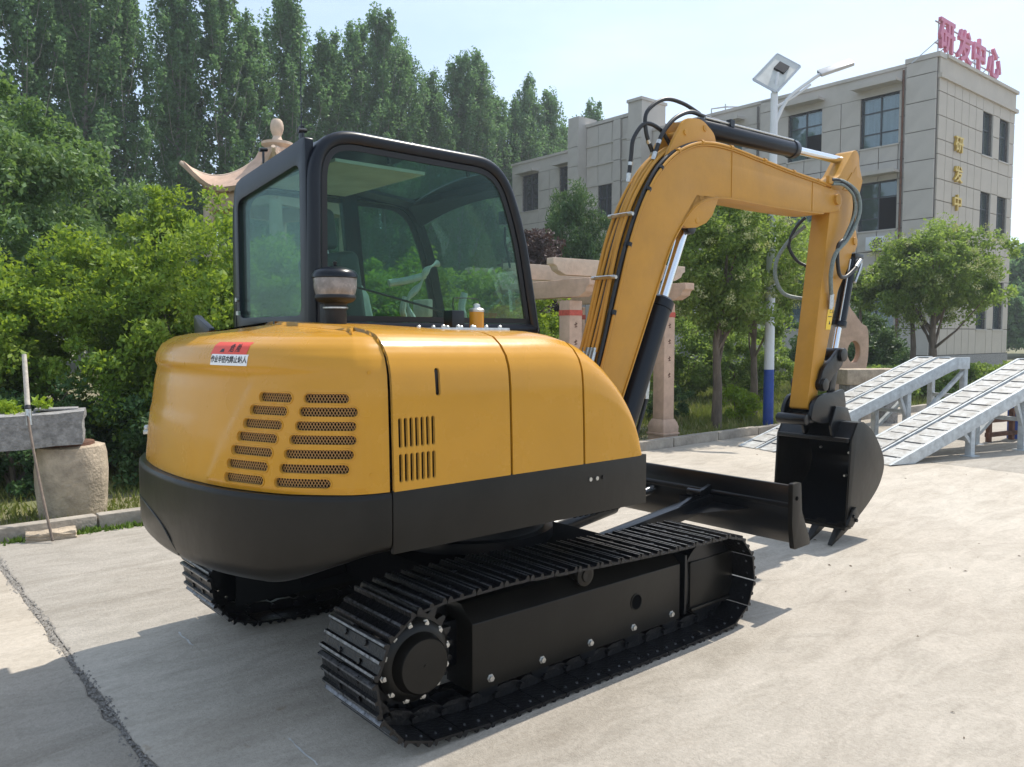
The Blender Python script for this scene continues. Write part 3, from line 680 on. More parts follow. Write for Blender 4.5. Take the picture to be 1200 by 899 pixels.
def track_gear(yc, sgn):   # sgn: outer side direction
    F = link('track_frame', None, EX, (0, yc, 0))
    yo = sgn*.075   # outer face
    def bx(mb, x0, x1, a, b_, z0, z1): mb.box(x0, x1, min(a, b_), max(a, b_), z0, z1)
    mb = MB(); sec = [(sgn*.075, .09), (sgn*.075, .365), (sgn*.0, .43), (-sgn*.10, .43), (-sgn*.10, .09)]
    mb.prism([(p[0], p[1]) for p in sec], -.63, .665, 'yz'); build('side_frame', mb, 'skirt', F, bevel=.003)
    mb = MB(); bx(mb, .752, 1.112, sgn*.073, -sgn*.06, .12, .355); build('tensioner_cover', mb, 'skirt', F, bevel=.006)
    mb = MB(); bx(mb, .75, 1.118, sgn*.086, sgn*.06, .105, .122); bx(mb, .665, .752, sgn*.04, -sgn*.06, .12, .36); build('cover_lip', mb, 'skirt', F, bevel=.003)
    mb = MB(); mb.box(.705, .722, min(sgn*.075, -sgn*.05), max(sgn*.075, -sgn*.05), .10, .40); build('stiffener', mb, 'black', F, bevel=.003)
    mb = MB(); mb.lathe([(.034, sgn*.070), (.034, sgn*.0765)], (.34, 0, .245), 24, 'y'); build('access_hole_shade', mb, 'dark', F)  # solid near-black disc, the shade of the hole given as colour
    mb = MB(); mb.lathe([(.040, sgn*.074), (.040, sgn*.078), (.035, sgn*.079), (.033, sgn*.076)], (.34, 0, .245), 24, 'y'); build('hole_rim', mb, 'skirt', F)
    for x in (-.54, -.26, .03, .32, .60):
        mb = MB(); mb.lathe([(.03, -.069), (.055, -.064), (.055, -.05), (.045, -.045), (.045, .045), (.055, .05), (.055, .064), (.03, .069)], (x, 0, .104), 20, 'y'); build('track_roller', mb, 'black', F)
        mb = MB(); mb.lathe([(.017, sgn*.074), (.017, sgn*.078), (.012, sgn*.0785), (.012, sgn*.088), (.0, sgn*.089)], (x, 0, .128), 6, 'y'); build('bolt', mb, 'zinc', F)
    mb = MB(); mb.lathe([(.03, -.05), (.036, -.04), (.036, .05), (.05, .055), (.05, .075), (.03, .08), (.028, .088), (.012, .088), (.0, .086)] if sgn > 0 else [(.03, .05), (.036, .04), (.036, -.05), (.05, -.055), (.05, -.075), (.03, -.08), (.028, -.088), (.012, -.088), (0, -.086)], (0, 0, .44), 24, 'y'); build('carrier_roller', mb, 'skirt', F)
    # idler
    mb = MB(); mb.lathe([(.06, -.07), (.19, -.06), (.195, -.03), (.17, -.025), (.17, .025), (.195, .03), (.19, .06), (.06, .07)], (ID[0], 0, ID[1]), 36, 'y'); build('idler_wheel', mb, 'black', F)
    # sprocket
    poly = []; nt = 21
    for i in range(nt*4):
        a = 2*PI*i/(nt*4); r = .205 if i % 4 in (0, 1) else .172; poly.append((SP[0]+r*math.cos(a), SP[1]+r*math.sin(a)))
    mb = MB(); mb.prism(poly, -.018, .018); sp = build('sprocket', mb, 'black', F, bevel=.002)
    mb = MB(); pr = [(.155, .03), (.155, .055), (.135, .075), (.115, .08), (.104, .12), (.099, .125), (.06, .126), (.0, .1265)]
    mb.lathe([(r, sgn*h) for r, h in pr], (SP[0], 0, SP[1]), 40, 'y'); mb.lathe([(.008, sgn*.1265), (.008, sgn*.129)], (SP[0], 0, SP[1]), 8, 'y'); build('drive_hub', mb, 'skirt', F)
    for k_ in range(12):
        a = 2*PI*k_/12+.2; mb = MB(); c_ = (SP[0]+.142*math.cos(a), 0, SP[1]+.142*math.sin(a))
        mb.lathe([(.015, sgn*.055), (.015, sgn*.062), (.010, sgn*.0625), (.010, sgn*.072), (0, sgn*.073)], c_, 6, 'y'); build('sprocket_bolt', mb, 'zinc', F)
    mb = MB(); mb.box(-.86, -.60, -.09 if sgn > 0 else .03, -.03 if sgn > 0 else .09, .17, .36); build('motor_mount', mb, 'black', F, bevel=.01)
    # inner plate w/ bolts
    mb = MB(); yi = -sgn*.11; mb.box(-.98, .70, min(yi, yi-sgn*.012), max(yi, yi-sgn*.012), .12, .40); build('inner_plate', mb, 'black', F, bevel=.004)
    for x, z in ((-.9, .32), (-.66, .24), (-.5, .33), (-.4, .36)):
        mb = MB(); mb.lathe([(.018, yi-sgn*.012), (.018, yi-sgn*.02), (.01, yi-sgn*.03), (0, yi-sgn*.031)], (x, 0, z), 6, 'y'); build('bolt', mb, 'track', F)
track_gear(-.78, -1); track_gear(.78, 1)

# ---- dozer blade
BL = link('dozer_blade', None, EX, (0, 0, 0))
pr = [(1.52, .665), (1.545, .665), (1.535, .56), (1.54, .48), (1.57, .40), (1.63, .33), (1.60, .32), (1.525, .40), (1.50, .48), (1.50, .56)]
mb = MB(); mb.prism(pr, -.955, .955); build('mouldboard', mb, 'black', BL, bevel=.004)
mb = MB(); mb.tube([(1.515, -.95, .555), (1.515, .95, .555)], .022, 10); build('back_tube', mb, 'black', BL)
for s_ in (-1, 1):
    mb = MB(); mb.prism(round_poly([(1.475, .685, 0), (1.56, .685, 0), (1.575, .52, 0), (1.66, .36, 0), (1.67, .32, 0), (1.50, .315, 0), (1.475, .45, 0)], .015, 3), s_*.957, s_*.985) if False else mb.prism([(p[0], p[1]) for p in round_poly([(1.475, .685, 0), (1.56, .685, 0), (1.575, .52, 0), (1.66, .36, 0), (1.67, .32, 0), (1.50, .315, 0), (1.475, .45, 0)], .015, 3)], s_*.957, s_*.985)
    build('end_plate', mb, 'skirt', BL, bevel=.002)
    mb = MB(); mb.cyl((1.515, s_*.986, .60), (1.515, s_*.989, .60), .012, .012, 10); build('lifting_hole_shade', mb, 'dark', BL)  # dark disc on the plate paints the shaded inside of a hole
    mb = MB(); mb.beam((.45, s_*.36, .36), (1.50, s_*.42, .50), .07, .09); build('push_arm', mb, 'black', BL, bevel=.006)
    mb = MB(); mb.prism([(1.18, .50), (1.50, .60), (1.50, .44), (1.18, .44)], s_*.42-.012, s_*.42+.012); mb.add([(1.20, s_*.42, .455), (1.50, s_*.42-.28, .50), (1.50, s_*.42+.22, .50)], [(0, 1, 2)]); build('gusset', mb, 'black', BL)
    mb = MB(); mb.cyl((1.36, s_*.42-.05, .57), (1.36, s_*.42+.05, .57), .02, .02, 10); build('lug_pin', mb, 'black', BL)
mb = MB(); mb.cyl((.5, 0, .38), (1.1, 0, .46), .055, .055, 16); build('blade_cylinder', mb, 'black', BL)
mb = MB(); mb.cyl((1.1, 0, .46), (1.48, 0, .51), .028, .028, 12); build('blade_rod', mb, 'chrome', BL)

# ---- boom
BY0, BY1 = -.335, -.150; BC = -.245
BM = link('boom', None, EX, (0, 0, 0))
bo = cr([(.46, .80, 0), (.56, 1.06, 0), (.68, 1.38, 0), (.79, 1.72, 0), (.89, 2.02, 0), (1.02, 2.28, 0), (1.2, 2.485, 0), (1.44, 2.605, 0), (1.72, 2.635, 0), (2.1, 2.61, 0), (2.47, 2.58, 0), (2.81, 2.56, 0), (3.08, 2.54, 0)], 5)
bi = cr([(3.16, 2.40, 0), (3.02, 2.375, 0), (2.8, 2.355, 0), (2.3, 2.345, 0), (1.8, 2.345, 0), (1.62, 2.325, 0), (1.47, 2.275, 0), (1.35, 2.18, 0), (1.22, 2.02, 0), (1.10, 1.78, 0), (.86, 1.27, 0), (.72, .98, 0), (.62, .74, 0)], 5)
tip = [(3.08+.10*math.sin(a), 2.475+.075*math.cos(a), 0) for a in np.linspace(.35, 2.4, 8)]
poly = [(p[0], p[1]) for p in [q.to_tuple() for q in bo]]+[(p[0], p[1]) for p in tip]+[(p[0], p[1]) for p in [q.to_tuple() for q in bi]]
mb = MB(); mb.prism(poly, BY0, BY1); boom_box = build('boom_box', mb, 'yellow2', BM, bevel=.006, sharp=60)
# flanges
def ribbon(pts, y0, y1, th):
    mb_ = MB(); pts = [Vector((p[0], 0, p[1])) for p in pts]; pr_ = []
    for i, p in enumerate(pts):
        d = (pts[min(i+1, len(pts)-1)]-pts[max(i-1, 0)]).normalized(); n = Vector((-d.z, 0, d.x)); pr_.append((p, n))
    vs = []; 
    for p, n in pr_: vs += [(p.x, y0, p.z), (p.x, y1, p.z), (p.x+n.x*th, y1, p.z+n.z*th), (p.x+n.x*th, y0, p.z+n.z*th)]
    k_ = len(pr_); fs = [(i*4+j, i*4+(j+1) % 4, (i+1)*4+(j+1) % 4, (i+1)*4+j) for i in range(k_-1) for j in range(4)]+[(0, 1, 2, 3), ((k_-1)*4+3, (k_-1)*4+2, (k_-1)*4+1, (k_-1)*4)]
    return mb_.add(vs, fs)
build('top_plate', ribbon([(p[0], p[1]) for p in bo[2:-3]], BY0-.007, BY1+.007, .008), 'yellow2', BM, bevel=.002)
build('bottom_plate', ribbon([(p[0], p[1]) for p in bi[8:-1]], BY0-.007, BY1+.007, .009), 'yellow2', BM, bevel=.002)
mb = MB(); mb.beam((1.80, BY0-.0005, 2.35), (1.80, BY0-.0005, 2.655), .004, .007, (0, 1, 0)); mb.beam((2.76, BY0-.0005, 2.36), (2.76, BY0-.0005, 2.57), .004, .006, (0, 1, 0)); build('weld_seam', mb, 'yellow2', BM)
lug = [(1.30, 2.15), (1.36, 2.125), (1.46, 2.135), (1.55, 2.17), (1.61, 2.22), (1.66, 2.31), (1.67, 2.34), (1.45, 2.33)]
for yy in (BY0+.0, BY1-.03): mb = MB(); mb.prism(lug, yy, yy+.03); build('cylinder_lug', mb, 'yellow2', BM, bevel=.004)
tl = [(p[0], p[1]) for p in round_poly([(1.08, 2.34, 0), (1.26, 2.63, 0), (1.36, 2.765, 0), (1.52, 2.785, 0), (1.66, 2.71, 0), (1.66, 2.61, 0), (1.3, 2.50, 0)], .05, 4)]
for yy in (-.315, -.195): mb = MB(); mb.prism(tl, yy, yy+.022); build('top_lug', mb, 'yellow2', BM, bevel=.003)
for a_, b_, r_ in (((1.36, -.322, 2.68), (1.36, -.168, 2.68), .016), ((1.55, -.32, 2.735), (1.55, -.17, 2.735), .02), ((3.10, BY0-.018, 2.475), (3.10, BY1+.018, 2.475), .04), ((1.46, BY0-.003, 2.175), (1.46, BY1+.003, 2.175), .018)):
    mb = MB(); mb.cyl(a_, b_, r_, r_, 16); build('pin', mb, 'yellow2', BM, bevel=.003)

# pipes up the back of the boom
def boomoff(t, h):  # point on outer edge param 0..1 offset by h
    k_ = len(bo)-1; u = t*k_; i = min(int(u), k_-1); f_ = u-i; p = bo[i].lerp(bo[i+1], f_); d = (bo[i+1]-bo[i]).normalized()
    return p.x-d.y*h, p.y+d.x*h
ys = [-.175, -.200, -.226, -.252, -.275]
for j, yy in enumerate((-.188, -.213, -.239, -.264)):
    mb = MB(); mb.tube([(boomoff(q, .026)[0], yy, boomoff(q, .026)[1]) for q in np.linspace(.12, .60, 26)], .0095, 8); build('hose', mb, 'hose', BM)  # thin black tubes that draw the dark lines between the yellow pipes
for j, yy in enumerate(ys):
    t0, t1 = .17, .60 - j*.018
    pts = []
    for q in np.linspace(t0, t1, 26):
        h = .038+.006*math.sin(q*9+j); a_, b_ = boomoff(q, h); pts.append((a_, yy+.006*math.sin(q*23+j*1.7), b_))
    mb = MB(); mb.tube(pts, .0105, 8); build('hydraulic_pipe', mb, 'yellow2', BM)
    # end fittings
    mb = MB(); a_, b_ = boomoff(.155, .038); a0, b0 = boomoff(.175, .038); mb.cyl((a_, yy, b_), (a0, yy, b0), .014, .014, 6); build('pipe_fitting', mb, 'zinc', BM)
    mb = MB(); mb.tube(cr([(a_, yy, b_)]+[(boomoff(.10, .045)[0], yy, boomoff(.10, .045)[1]), (boomoff(.04, .05)[0], yy+.01*j, boomoff(.04, .05)[1]), (.40, yy, .82)], 4), .013, 8); build('hose', mb, 'hose', BM)
pts = []
for q in np.linspace(.10, .985, 60):
    a_, b_ = boomoff(q, .024+.003*math.sin(q*30)); pts.append((a_, -.312, b_))
mb = MB(); mb.tube(pts[:34], .013, 10); build('rubber_hose', mb, 'hose', BM)
mb = MB(); mb.tube(pts[33:], .011, 10); build('edge_pipe', mb, 'yellow2', BM)
pts2 = [(p[0], -.333, p[2]-.0) for p in pts]
mb = MB(); mb.tube([(boomoff(q, .018)[0], -.338, boomoff(q, .018)[1]) for q in np.linspace(.12, .97, 56)], .0085, 8); build('edge_pipe', mb, 'yellow2', BM)
for q in (.27, .37):
    a_, b_ = boomoff(q, .058); mb = MB(); mb.beam((a_, -.325, b_), (a_, -.155, b_), .022, .007, (1, 0, 1)); mb.cyl((a_, -.15, b_), (a_, -.175, b_), .012, .012, 6); mb.cyl((a_, -.33, b_-.002), (a_, -.30, b_), .011, .011, 6); build('pipe_clamp', mb, 'zinc', BM)
for q in (.14, .22, .32, .42, .47, .53, .60, .68, .76, .84, .92):
    a_, b_ = boomoff(q, .020); mb = MB(); d0 = boomoff(q+.006, .02); mb.cyl((a_, -.335, b_), (d0[0], -.335, d0[1]), .015, .015, 8); mb.cyl((a_, -.312, b_), (d0[0], -.312, d0[1]), .017, .017, 8); build('pipe_clip', mb, 'yellow2' if q > .5 else 'black', BM)
# arm-cylinder hoses over the boom head
for k_, (pp, r_) in enumerate([([(1.02, -.185, 2.42), (1.03, -.19, 2.52), (1.04, -.20, 2.62), (1.12, -.215, 2.71), (1.24, -.23, 2.69), (1.33, -.24, 2.60)], .012),
                 ([(1.18, -.22, 2.56), (1.13, -.215, 2.66), (1.14, -.21, 2.78), (1.28, -.22, 2.875), (1.44, -.23, 2.88), (1.60, -.235, 2.845)], .012),
                 ([(1.16, -.26, 2.545), (1.22, -.26, 2.66), (1.33, -.26, 2.765), (1.48, -.255, 2.83), (1.62, -.25, 2.83), (1.78, -.25, 2.825)], .013)]):
    mb = MB(); cc = cr(pp, 6); mb.tube(cc, r_, 10); build('hose', mb, 'hose', BM)
    mb = MB(); mb.cyl(cc[0], cc[0]+(cc[0]-cc[1]).normalized()*.05, .015, .013, 6); mb.cyl(cc[3], cc[4], .015, .015, 8); build('hose_fitting', mb, 'zinc', BM)

# arm cylinder
AC = link('arm_cylinder', None, EX, (0, 0, 0))
mb = MB(); mb.lathe([(.05, 0), (.055, .01), (.055, 1.06), (.062, 1.065), (.062, 1.11), (.05, 1.125), (.04, 1.13)], (0, 0, 0), 28); me_ = None
bar = build('barrel', mb, 'navy', AC); a = Vector((1.55, BC, 2.755)); bb = Vector((3.41, BC, 2.80)); dq = (bb-a).to_track_quat('Z', 'Y'); bar.location = a; bar.rotation_euler = dq.to_euler()
mb = MB(); mb.cyl(a+(bb-a)*.55, bb, .029, .029, 20); build('rod', mb, 'chrome', AC)
mb = MB(); mb.cyl((3.41, -.30, 2.80), (3.41, -.19, 2.80), .045, .045, 18); mb.cyl(a+Vector((0, -.05, 0)), a+Vector((0, .05, 0)), .05, .05, 18); build('rod_eye', mb, 'black', AC, bevel=.004)
mb = MB(); mb.tube([a+Vector((.05, -.03, .06)), a+Vector((.5, -.03, .068)), a+Vector((1.05, -.03, .078))], .008, 8); build('cylinder_pipe', mb, 'zinc', AC)
mb = MB(); mb.box(a.x+.30, a.x+.34, BC-.045, BC-.01, a.z+.045, a.z+.09); build('cylinder_port', mb, 'black', AC)
# boom cylinder
BCY = link('boom_cylinder', None, EX, (0, 0, 0))
a = Vector((.80, BC, .72)); bb = Vector((1.45, BC, 2.14)); ln = (bb-a).length
mb = MB(); mb.lathe([(.05, 0), (.07, .015), (.07, 1.02), (.076, 1.025), (.076, 1.075), (.06, 1.09)], (0, 0, 0), 28); o = build('barrel', mb, 'navy', BCY); o.location = a; o.rotation_euler = (bb-a).to_track_quat('Z', 'Y').to_euler()
mb = MB(); mb.cyl(a+(bb-a)*(1.05/ln), bb, .033, .033, 20); build('rod', mb, 'chrome', BCY)
mb = MB(); mb.cyl(bb+Vector((0, -.06, 0)), bb+Vector((0, .06, 0)), .042, .042, 16); build('rod_eye', mb, 'black', BCY, bevel=.004)
dd = (bb-a).normalized(); nn = Vector((-dd.z, 0, dd.x))
mb = MB(); mb.tube(cr([a+dd*.98+nn*.085, a+dd*.6+nn*.09, a+dd*.3+nn*.085, a+dd*.05+nn*.08], 4), .009, 8); build('cylinder_pipe', mb, 'black', BCY)
mb = MB(); mb.tube(cr([a+dd*.62-nn*.075, a+dd*.5-nn*.12, a+dd*.30-nn*.13, a+dd*.10-nn*.14, a+dd*-.12-nn*.10, (.78, BC, .62)], 6), .012, 10); build('hose', mb, 'hose', BCY)
mb = MB(); mb.cyl(a+dd*.60-nn*.085, a+dd*.50-nn*.12, .017, .017, 6); build('hose_fitting', mb, 'zinc', BCY)
mb = MB(); mb.tube(cr([a+dd*.95+nn*.085, a+dd*.75+nn*.15, a+dd*.45+nn*.13, a+dd*.2+nn*.14], 6), .010, 8); build('hose', mb, 'hose', BCY)

# ---- arm
AR = link('arm', None, EX, (0, 0, 0)); AY0, AY1 = -.325, -.185
ap = [(2.985, 2.37), (3.02, 2.60), (3.16, 2.66), (3.34, 2.86), (3.40, 2.875), (3.44, 2.84), (3.45, 2.76), (3.50, 2.665), (3.42, 2.52), (3.40, 2.18), (3.30, 1.95), (3.08, 1.82), (2.93, 1.43), (2.80, 1.06), (2.74, .985), (2.70, 1.0)]
ap = [(3.025, 2.37), (3.04, 2.60), (3.16, 2.66), (3.34, 2.86), (3.40, 2.875), (3.44, 2.84), (3.45, 2.76), (3.50, 2.665), (3.42, 2.52), (3.41, 2.20), (3.33, 2.02), (3.17, 1.82), (3.05, 1.46), (2.93, 1.12), (2.89, .99), (2.84, .955), (2.77, .97)]
mb = MB(); mb.prism([(p[0], p[1]) for p in round_poly([(x, z, 0) for x, z in ap], .02, 2)], AY0, AY1); build('arm_box', mb, 'yellow2', AR, bevel=.006, sharp=50)
mb = MB(); mb.add([(3.30, AY0-.002, 2.62), (3.42, AY0-.002, 2.64), (3.40, AY0-.002, 2.76)], [(0, 1, 2)]); mb.prism([(3.20, 2.56), (3.33, 2.70), (3.49, 2.66), (3.42, 2.50), (3.38, 2.56)], AY0-.006, AY0-.001); build('stiffener_plate', mb, 'yellow2', AR)
mb = MB(); mb.prism([(3.35, 2.24), (3.43, 2.28), (3.46, 2.18), (3.42, 2.12), (3.32, 2.10)], -.32, -.29); mb.cyl((3.40, -.335, 2.20), (3.40, -.18, 2.20), .03, .03, 14); build('cylinder_lug', mb, 'yellow2', AR, bevel=.003)
# sticker
mb = MB(); q = [(3.035, 1.72), (3.11, 1.72), (3.07, 1.535), (3.0, 1.535)]
mb.add([(x, AY0-.002, z) for x, z in q], [(0, 1, 2, 3)]); st = build('warning_sticker', mb, 'stick', AR)
mb = MB()
for cx_, cz_ in ((3.053, 1.585),): mb.add([(cx_-.012, AY0-.003, cz_-.012), (cx_+.014, AY0-.003, cz_-.012), (cx_+.003, AY0-.003, cz_+.016)], [(0, 1, 2)])
mb.add([(3.03, AY0-.003, 1.627), (3.085, AY0-.003, 1.627), (3.086, AY0-.003, 1.632), (3.031, AY0-.003, 1.632)], [(0, 1, 2, 3)]); build('sticker_mark', mb, 'ink', st)
mb = MB()
for cx_, cz_ in ((3.075, 1.68),): 
    for r0_, r1_ in (((cx_-.02, cz_-.022), (cx_, cz_+.018)), ((cx_, cz_+.018), (cx_+.022, cz_-.022)), ((cx_+.022, cz_-.022), (cx_-.02, cz_-.022))): mb.beam((r0_[0], AY0-.0025, r0_[1]), (r1_[0], AY0-.0025, r1_[1]), .003, .001, (0, 1, 0))
build('sticker_triangle', mb, 'ink', st)
# bucket cylinder
CY = -.245
KC = link('bucket_cylinder', None, EX, (0, 0, 0)); a = Vector((3.40, -.30, 2.08)); bb = Vector((3.175, -.30, 1.345))
mb = MB(); L_ = (bb-a).length; mb.lathe([(.035, 0), (.047, .01), (.047, .50), (.054, .505), (.054, .545), (.04, .55)], (0, 0, 0), 24); o = build('barrel', mb, 'navy', KC); o.location = a; o.rotation_euler = (bb-a).to_track_quat('Z', 'Y').to_euler()
mb = MB(); mb.cyl(a+(bb-a)*.6, bb, .024, .024, 16); build('rod', mb, 'chrome', KC)
mb = MB(); mb.cyl(bb+Vector((0, -.045, 0)), bb+Vector((0, .045, 0)), .035, .035, 16); mb.box(3.37, 3.50, -.35, -.25, 2.07, 2.105); mb.cyl((3.40, -.35, 2.04), (3.40, -.25, 2.04), .032, .032, 12); build('rod_eye', mb, 'black', KC, bevel=.003)
mb = MB(); dd = (bb-a).normalized(); mb.tube([a+dd*.02+Vector((-.06, -.03, 0)), a+dd*.5+Vector((-.06, -.03, 0))], .007, 6); mb.tube(cr([a+Vector((.02, -.05, -.02)), a+Vector((.06, -.05, -.05)), a+dd*.2+Vector((.02, -.055, 0))], 4), .012, 6); build('cylinder_pipe', mb, 'zinc', KC)
# hoses over arm pivot
for pp, m_, r_ in (([(2.98, -.352, 2.60), (3.08, -.37, 2.60), (3.20, -.40, 2.54), (3.24, -.40, 2.40), (3.16, -.39, 2.22), (3.05, -.38, 2.13), (3.09, -.37, 1.95), (3.20, -.36, 1.92), (3.36, -.36, 2.0), (3.42, -.36, 2.05)], 'hose', .014),
                   ([(2.98, -.34, 2.585), (3.10, -.375, 2.60), (3.25, -.41, 2.53), (3.27, -.42, 2.38), (3.16, -.40, 2.20), (3.02, -.38, 2.08), (2.98, -.37, 1.95), (3.00, -.36, 1.84), (3.03, -.35, 1.78)], 'hoseg', .015),
                   ([(2.99, -.36, 2.57), (3.10, -.385, 2.57), (3.20, -.41, 2.50), (3.22, -.41, 2.38), (3.13, -.395, 2.22), (3.06, -.38, 2.12)], 'hoseg', .010)):
    mb = MB(); mb.tube(cr(pp, 7), r_, 10); build('hose', mb, m_, AR)
for a_, b_, r_ in (((3.03, -.35, 1.79), (3.02, -.35, 1.68), .02), ((3.055, -.345, 1.75), (3.055, -.345, 1.70), .014), ((3.36, -.36, 2.0), (3.43, -.36, 2.06), .018)):
    mb = MB(); mb.cyl(a_, b_, r_, r_*.8, 8); build('hose_fitting', mb, 'zinc', AR)
mb = MB(); mb.box(2.94, 3.0, -.362, -.336, 2.57, 2.625); build('hose_bracket', mb, 'yellow2', AR, bevel=.003)
for pp, r_ in (([(3.02, -.14, 2.30), (2.96, -.05, 2.20), (2.88, .0, 2.06), (2.86, .0, 1.92), (2.90, -.05, 1.80), (2.97, -.17, 1.76)], .014), ([(3.0, -.15, 2.36), (2.98, -.08, 2.28), (2.95, -.05, 2.16), (2.97, -.1, 2.05), (3.0, -.17, 2.0)], .012)):
    mb = MB(); cc = cr(pp, 7); mb.tube(cc, r_, 10); build('hose', mb, 'hoseg' if r_ > .013 else 'hose', AR)
# linkage
LK = link('bucket_linkage', None, EX, (0, 0, 0))
for yy in (-.365, -.175):
    mb = MB(); mb.prism([(p[0], p[1]) for p in round_poly([(2.86, 1.13, 0), (2.94, 1.08, 0), (3.06, 1.20, 0), (3.19, 1.27, 0), (3.23, 1.38, 0), (3.15, 1.40, 0), (3.05, 1.33, 0), (2.92, 1.26, 0)], .03, 3)], yy, yy+.03); build('rocker', mb, 'black', LK, bevel=.004)
    mb = MB(); mb.prism([(p[0], p[1]) for p in round_poly([(3.14, 1.36, 0), (3.21, 1.33, 0), (3.11, .93, 0), (3.03, .95, 0)], .02, 3)], yy+.032 if yy < -.2 else yy-.026, yy+.056 if yy < -.2 else yy-.002); build('tipping_link', mb, 'black', LK, bevel=.004)
mb = MB(); mb.cyl((3.175, -.385, 1.35), (3.175, -.13, 1.35), .05, .05, 20); mb.cyl((2.92, -.385, 1.14), (2.92, -.13, 1.14), .045, .045, 20); mb.cyl((3.07, -.37, .95), (3.07, -.14, .95), .035, .035, 18); mb.cyl((2.84, -.37, .985), (2.84, -.14, .985), .045, .045, 18); build('linkage_pin', mb, 'black', LK, bevel=.004)
qc = [(p[0], p[1]) for p in round_poly([(2.77, 1.0, 0), (2.83, 1.06, 0), (2.98, 1.08, 0), (3.06, 1.08, 0), (3.20, 1.10, 0), (3.24, .98, 0), (3.20, .86, 0), (2.90, .86, 0), (2.74, .90, 0)], .03, 3)]
for yy in (-.375, -.155): mb = MB(); mb.prism(qc, yy, yy+.028); build('coupler_plate', mb, 'black', LK, bevel=.004)
mb = MB(); mb.box(2.74, 3.18, -.35, -.155, .87, .93); mb.cyl((2.72, -.36, .90), (2.72, -.13, .90), .04, .04, 14); build('coupler_body', mb, 'black', LK, bevel=.01)

# ---- bucket
BK = link('bucket', None, EX, (0, 0, 0)); KY0, KY1 = -.53, .065
kp = [(3.03, .745), (3.115, .865), (3.20, .865), (3.33, .80), (3.43, .71), (3.51, .61), (3.54, .54), (3.53, .46), (3.46, .36), (3.32, .26), (3.14, .165), (3.00, .10)]
kc = cr([(x, z, 0) for x, z in kp[2:]], 4); kc = [(p[0], p[1]) for p in kc]
full = [kp[0], kp[1]]+kc
for yy in (KY0, KY1-.016):
    side = full + [(2.985, .13)]
    mb = MB(); mb.prism(side, yy, yy+.016); build('side_plate', mb, 'skirt', BK, bevel=.003)
mb = ribbon([(x, z) for x, z in full], KY0+.0165, KY1-.0165, -.014); build('wrapper', mb, 'black', BK, bevel=.002)
mb = MB(); mb.beam((3.03, KY0+.017, .742), (3.03, KY1-.017, .742), .05, .03); build('top_lip', mb, 'black', BK, bevel=.004)
mb = MB(); mb.beam((3.0, KY0-.004, .115), (3.0, KY1+.004, .115), .10, .022, (0, 0, 1)); build('cutting_lip', mb, 'skirt', BK, bevel=.004)
for yy in (-.375, -.155):
    mb = MB(); mb.prism([(2.98, .84), (3.02, .75), (3.16, .84), (3.30, .83), (3.22, .96), (3.05, .98)], yy-.022, yy-.002); build('bucket_ear', mb, 'black', BK, bevel=.004)
for i in range(4):
    yc = KY0+.045+i*(KY1-KY0-.09)/3; mb = MB()
    vs = []
    for (x, z, hw, ht) in ((3.04, .125, .032, .03), (2.95, .085, .030, .026), (2.835, .012, .016, .006)):
        vs += [(x+ht*.5, yc-hw, z-ht*.8), (x+ht*.5, yc+hw, z-ht*.8), (x-ht*.5, yc+hw, z+ht*.8), (x-ht*.5, yc-hw, z+ht*.8)]
    mb.add(vs, [(i2*4+j, i2*4+(j+1) % 4, (i2+1)*4+(j+1) % 4, (i2+1)*4+j) for i2 in range(2) for j in range(4)]+[(0, 1, 2, 3), (11, 10, 9, 8)]); build('tooth', mb, 'skirt', BK, bevel=.004)
mb = MB(); mb.prism([(2.965, .14), (3.03, .24), (3.08, .26), (3.13, .19), (3.03, .12)], KY0-.022, KY0-.0005); sc_ = build('side_cutter', mb, 'skirt', BK, bevel=.004)
mb = MB(); mb.prism([(2.965, .14), (3.03, .24), (3.08, .26), (3.13, .19), (3.03, .12)], KY1+.0005, KY1+.022); build('side_cutter', mb, 'skirt', BK, bevel=.004)
for x, z in ((3.04, .20), (3.075, .165)): mb = MB(); mb.cyl((x, KY0-.022, z), (x, KY0-.034, z), .014, .014, 6); build('bolt', mb, 'black', BK)
for y_, z_ in ((-.33, .60), (-.10, .62), (-.30, .42)): mb = MB(); mb.cyl((3.40 if z_ > .5 else 3.42, y_, z_), (3.38, y_, z_), .009, .009, 8); build('daylight_spot', mb, 'zinc', BK)  # bright discs stand in for daylight showing through holes in the bucket
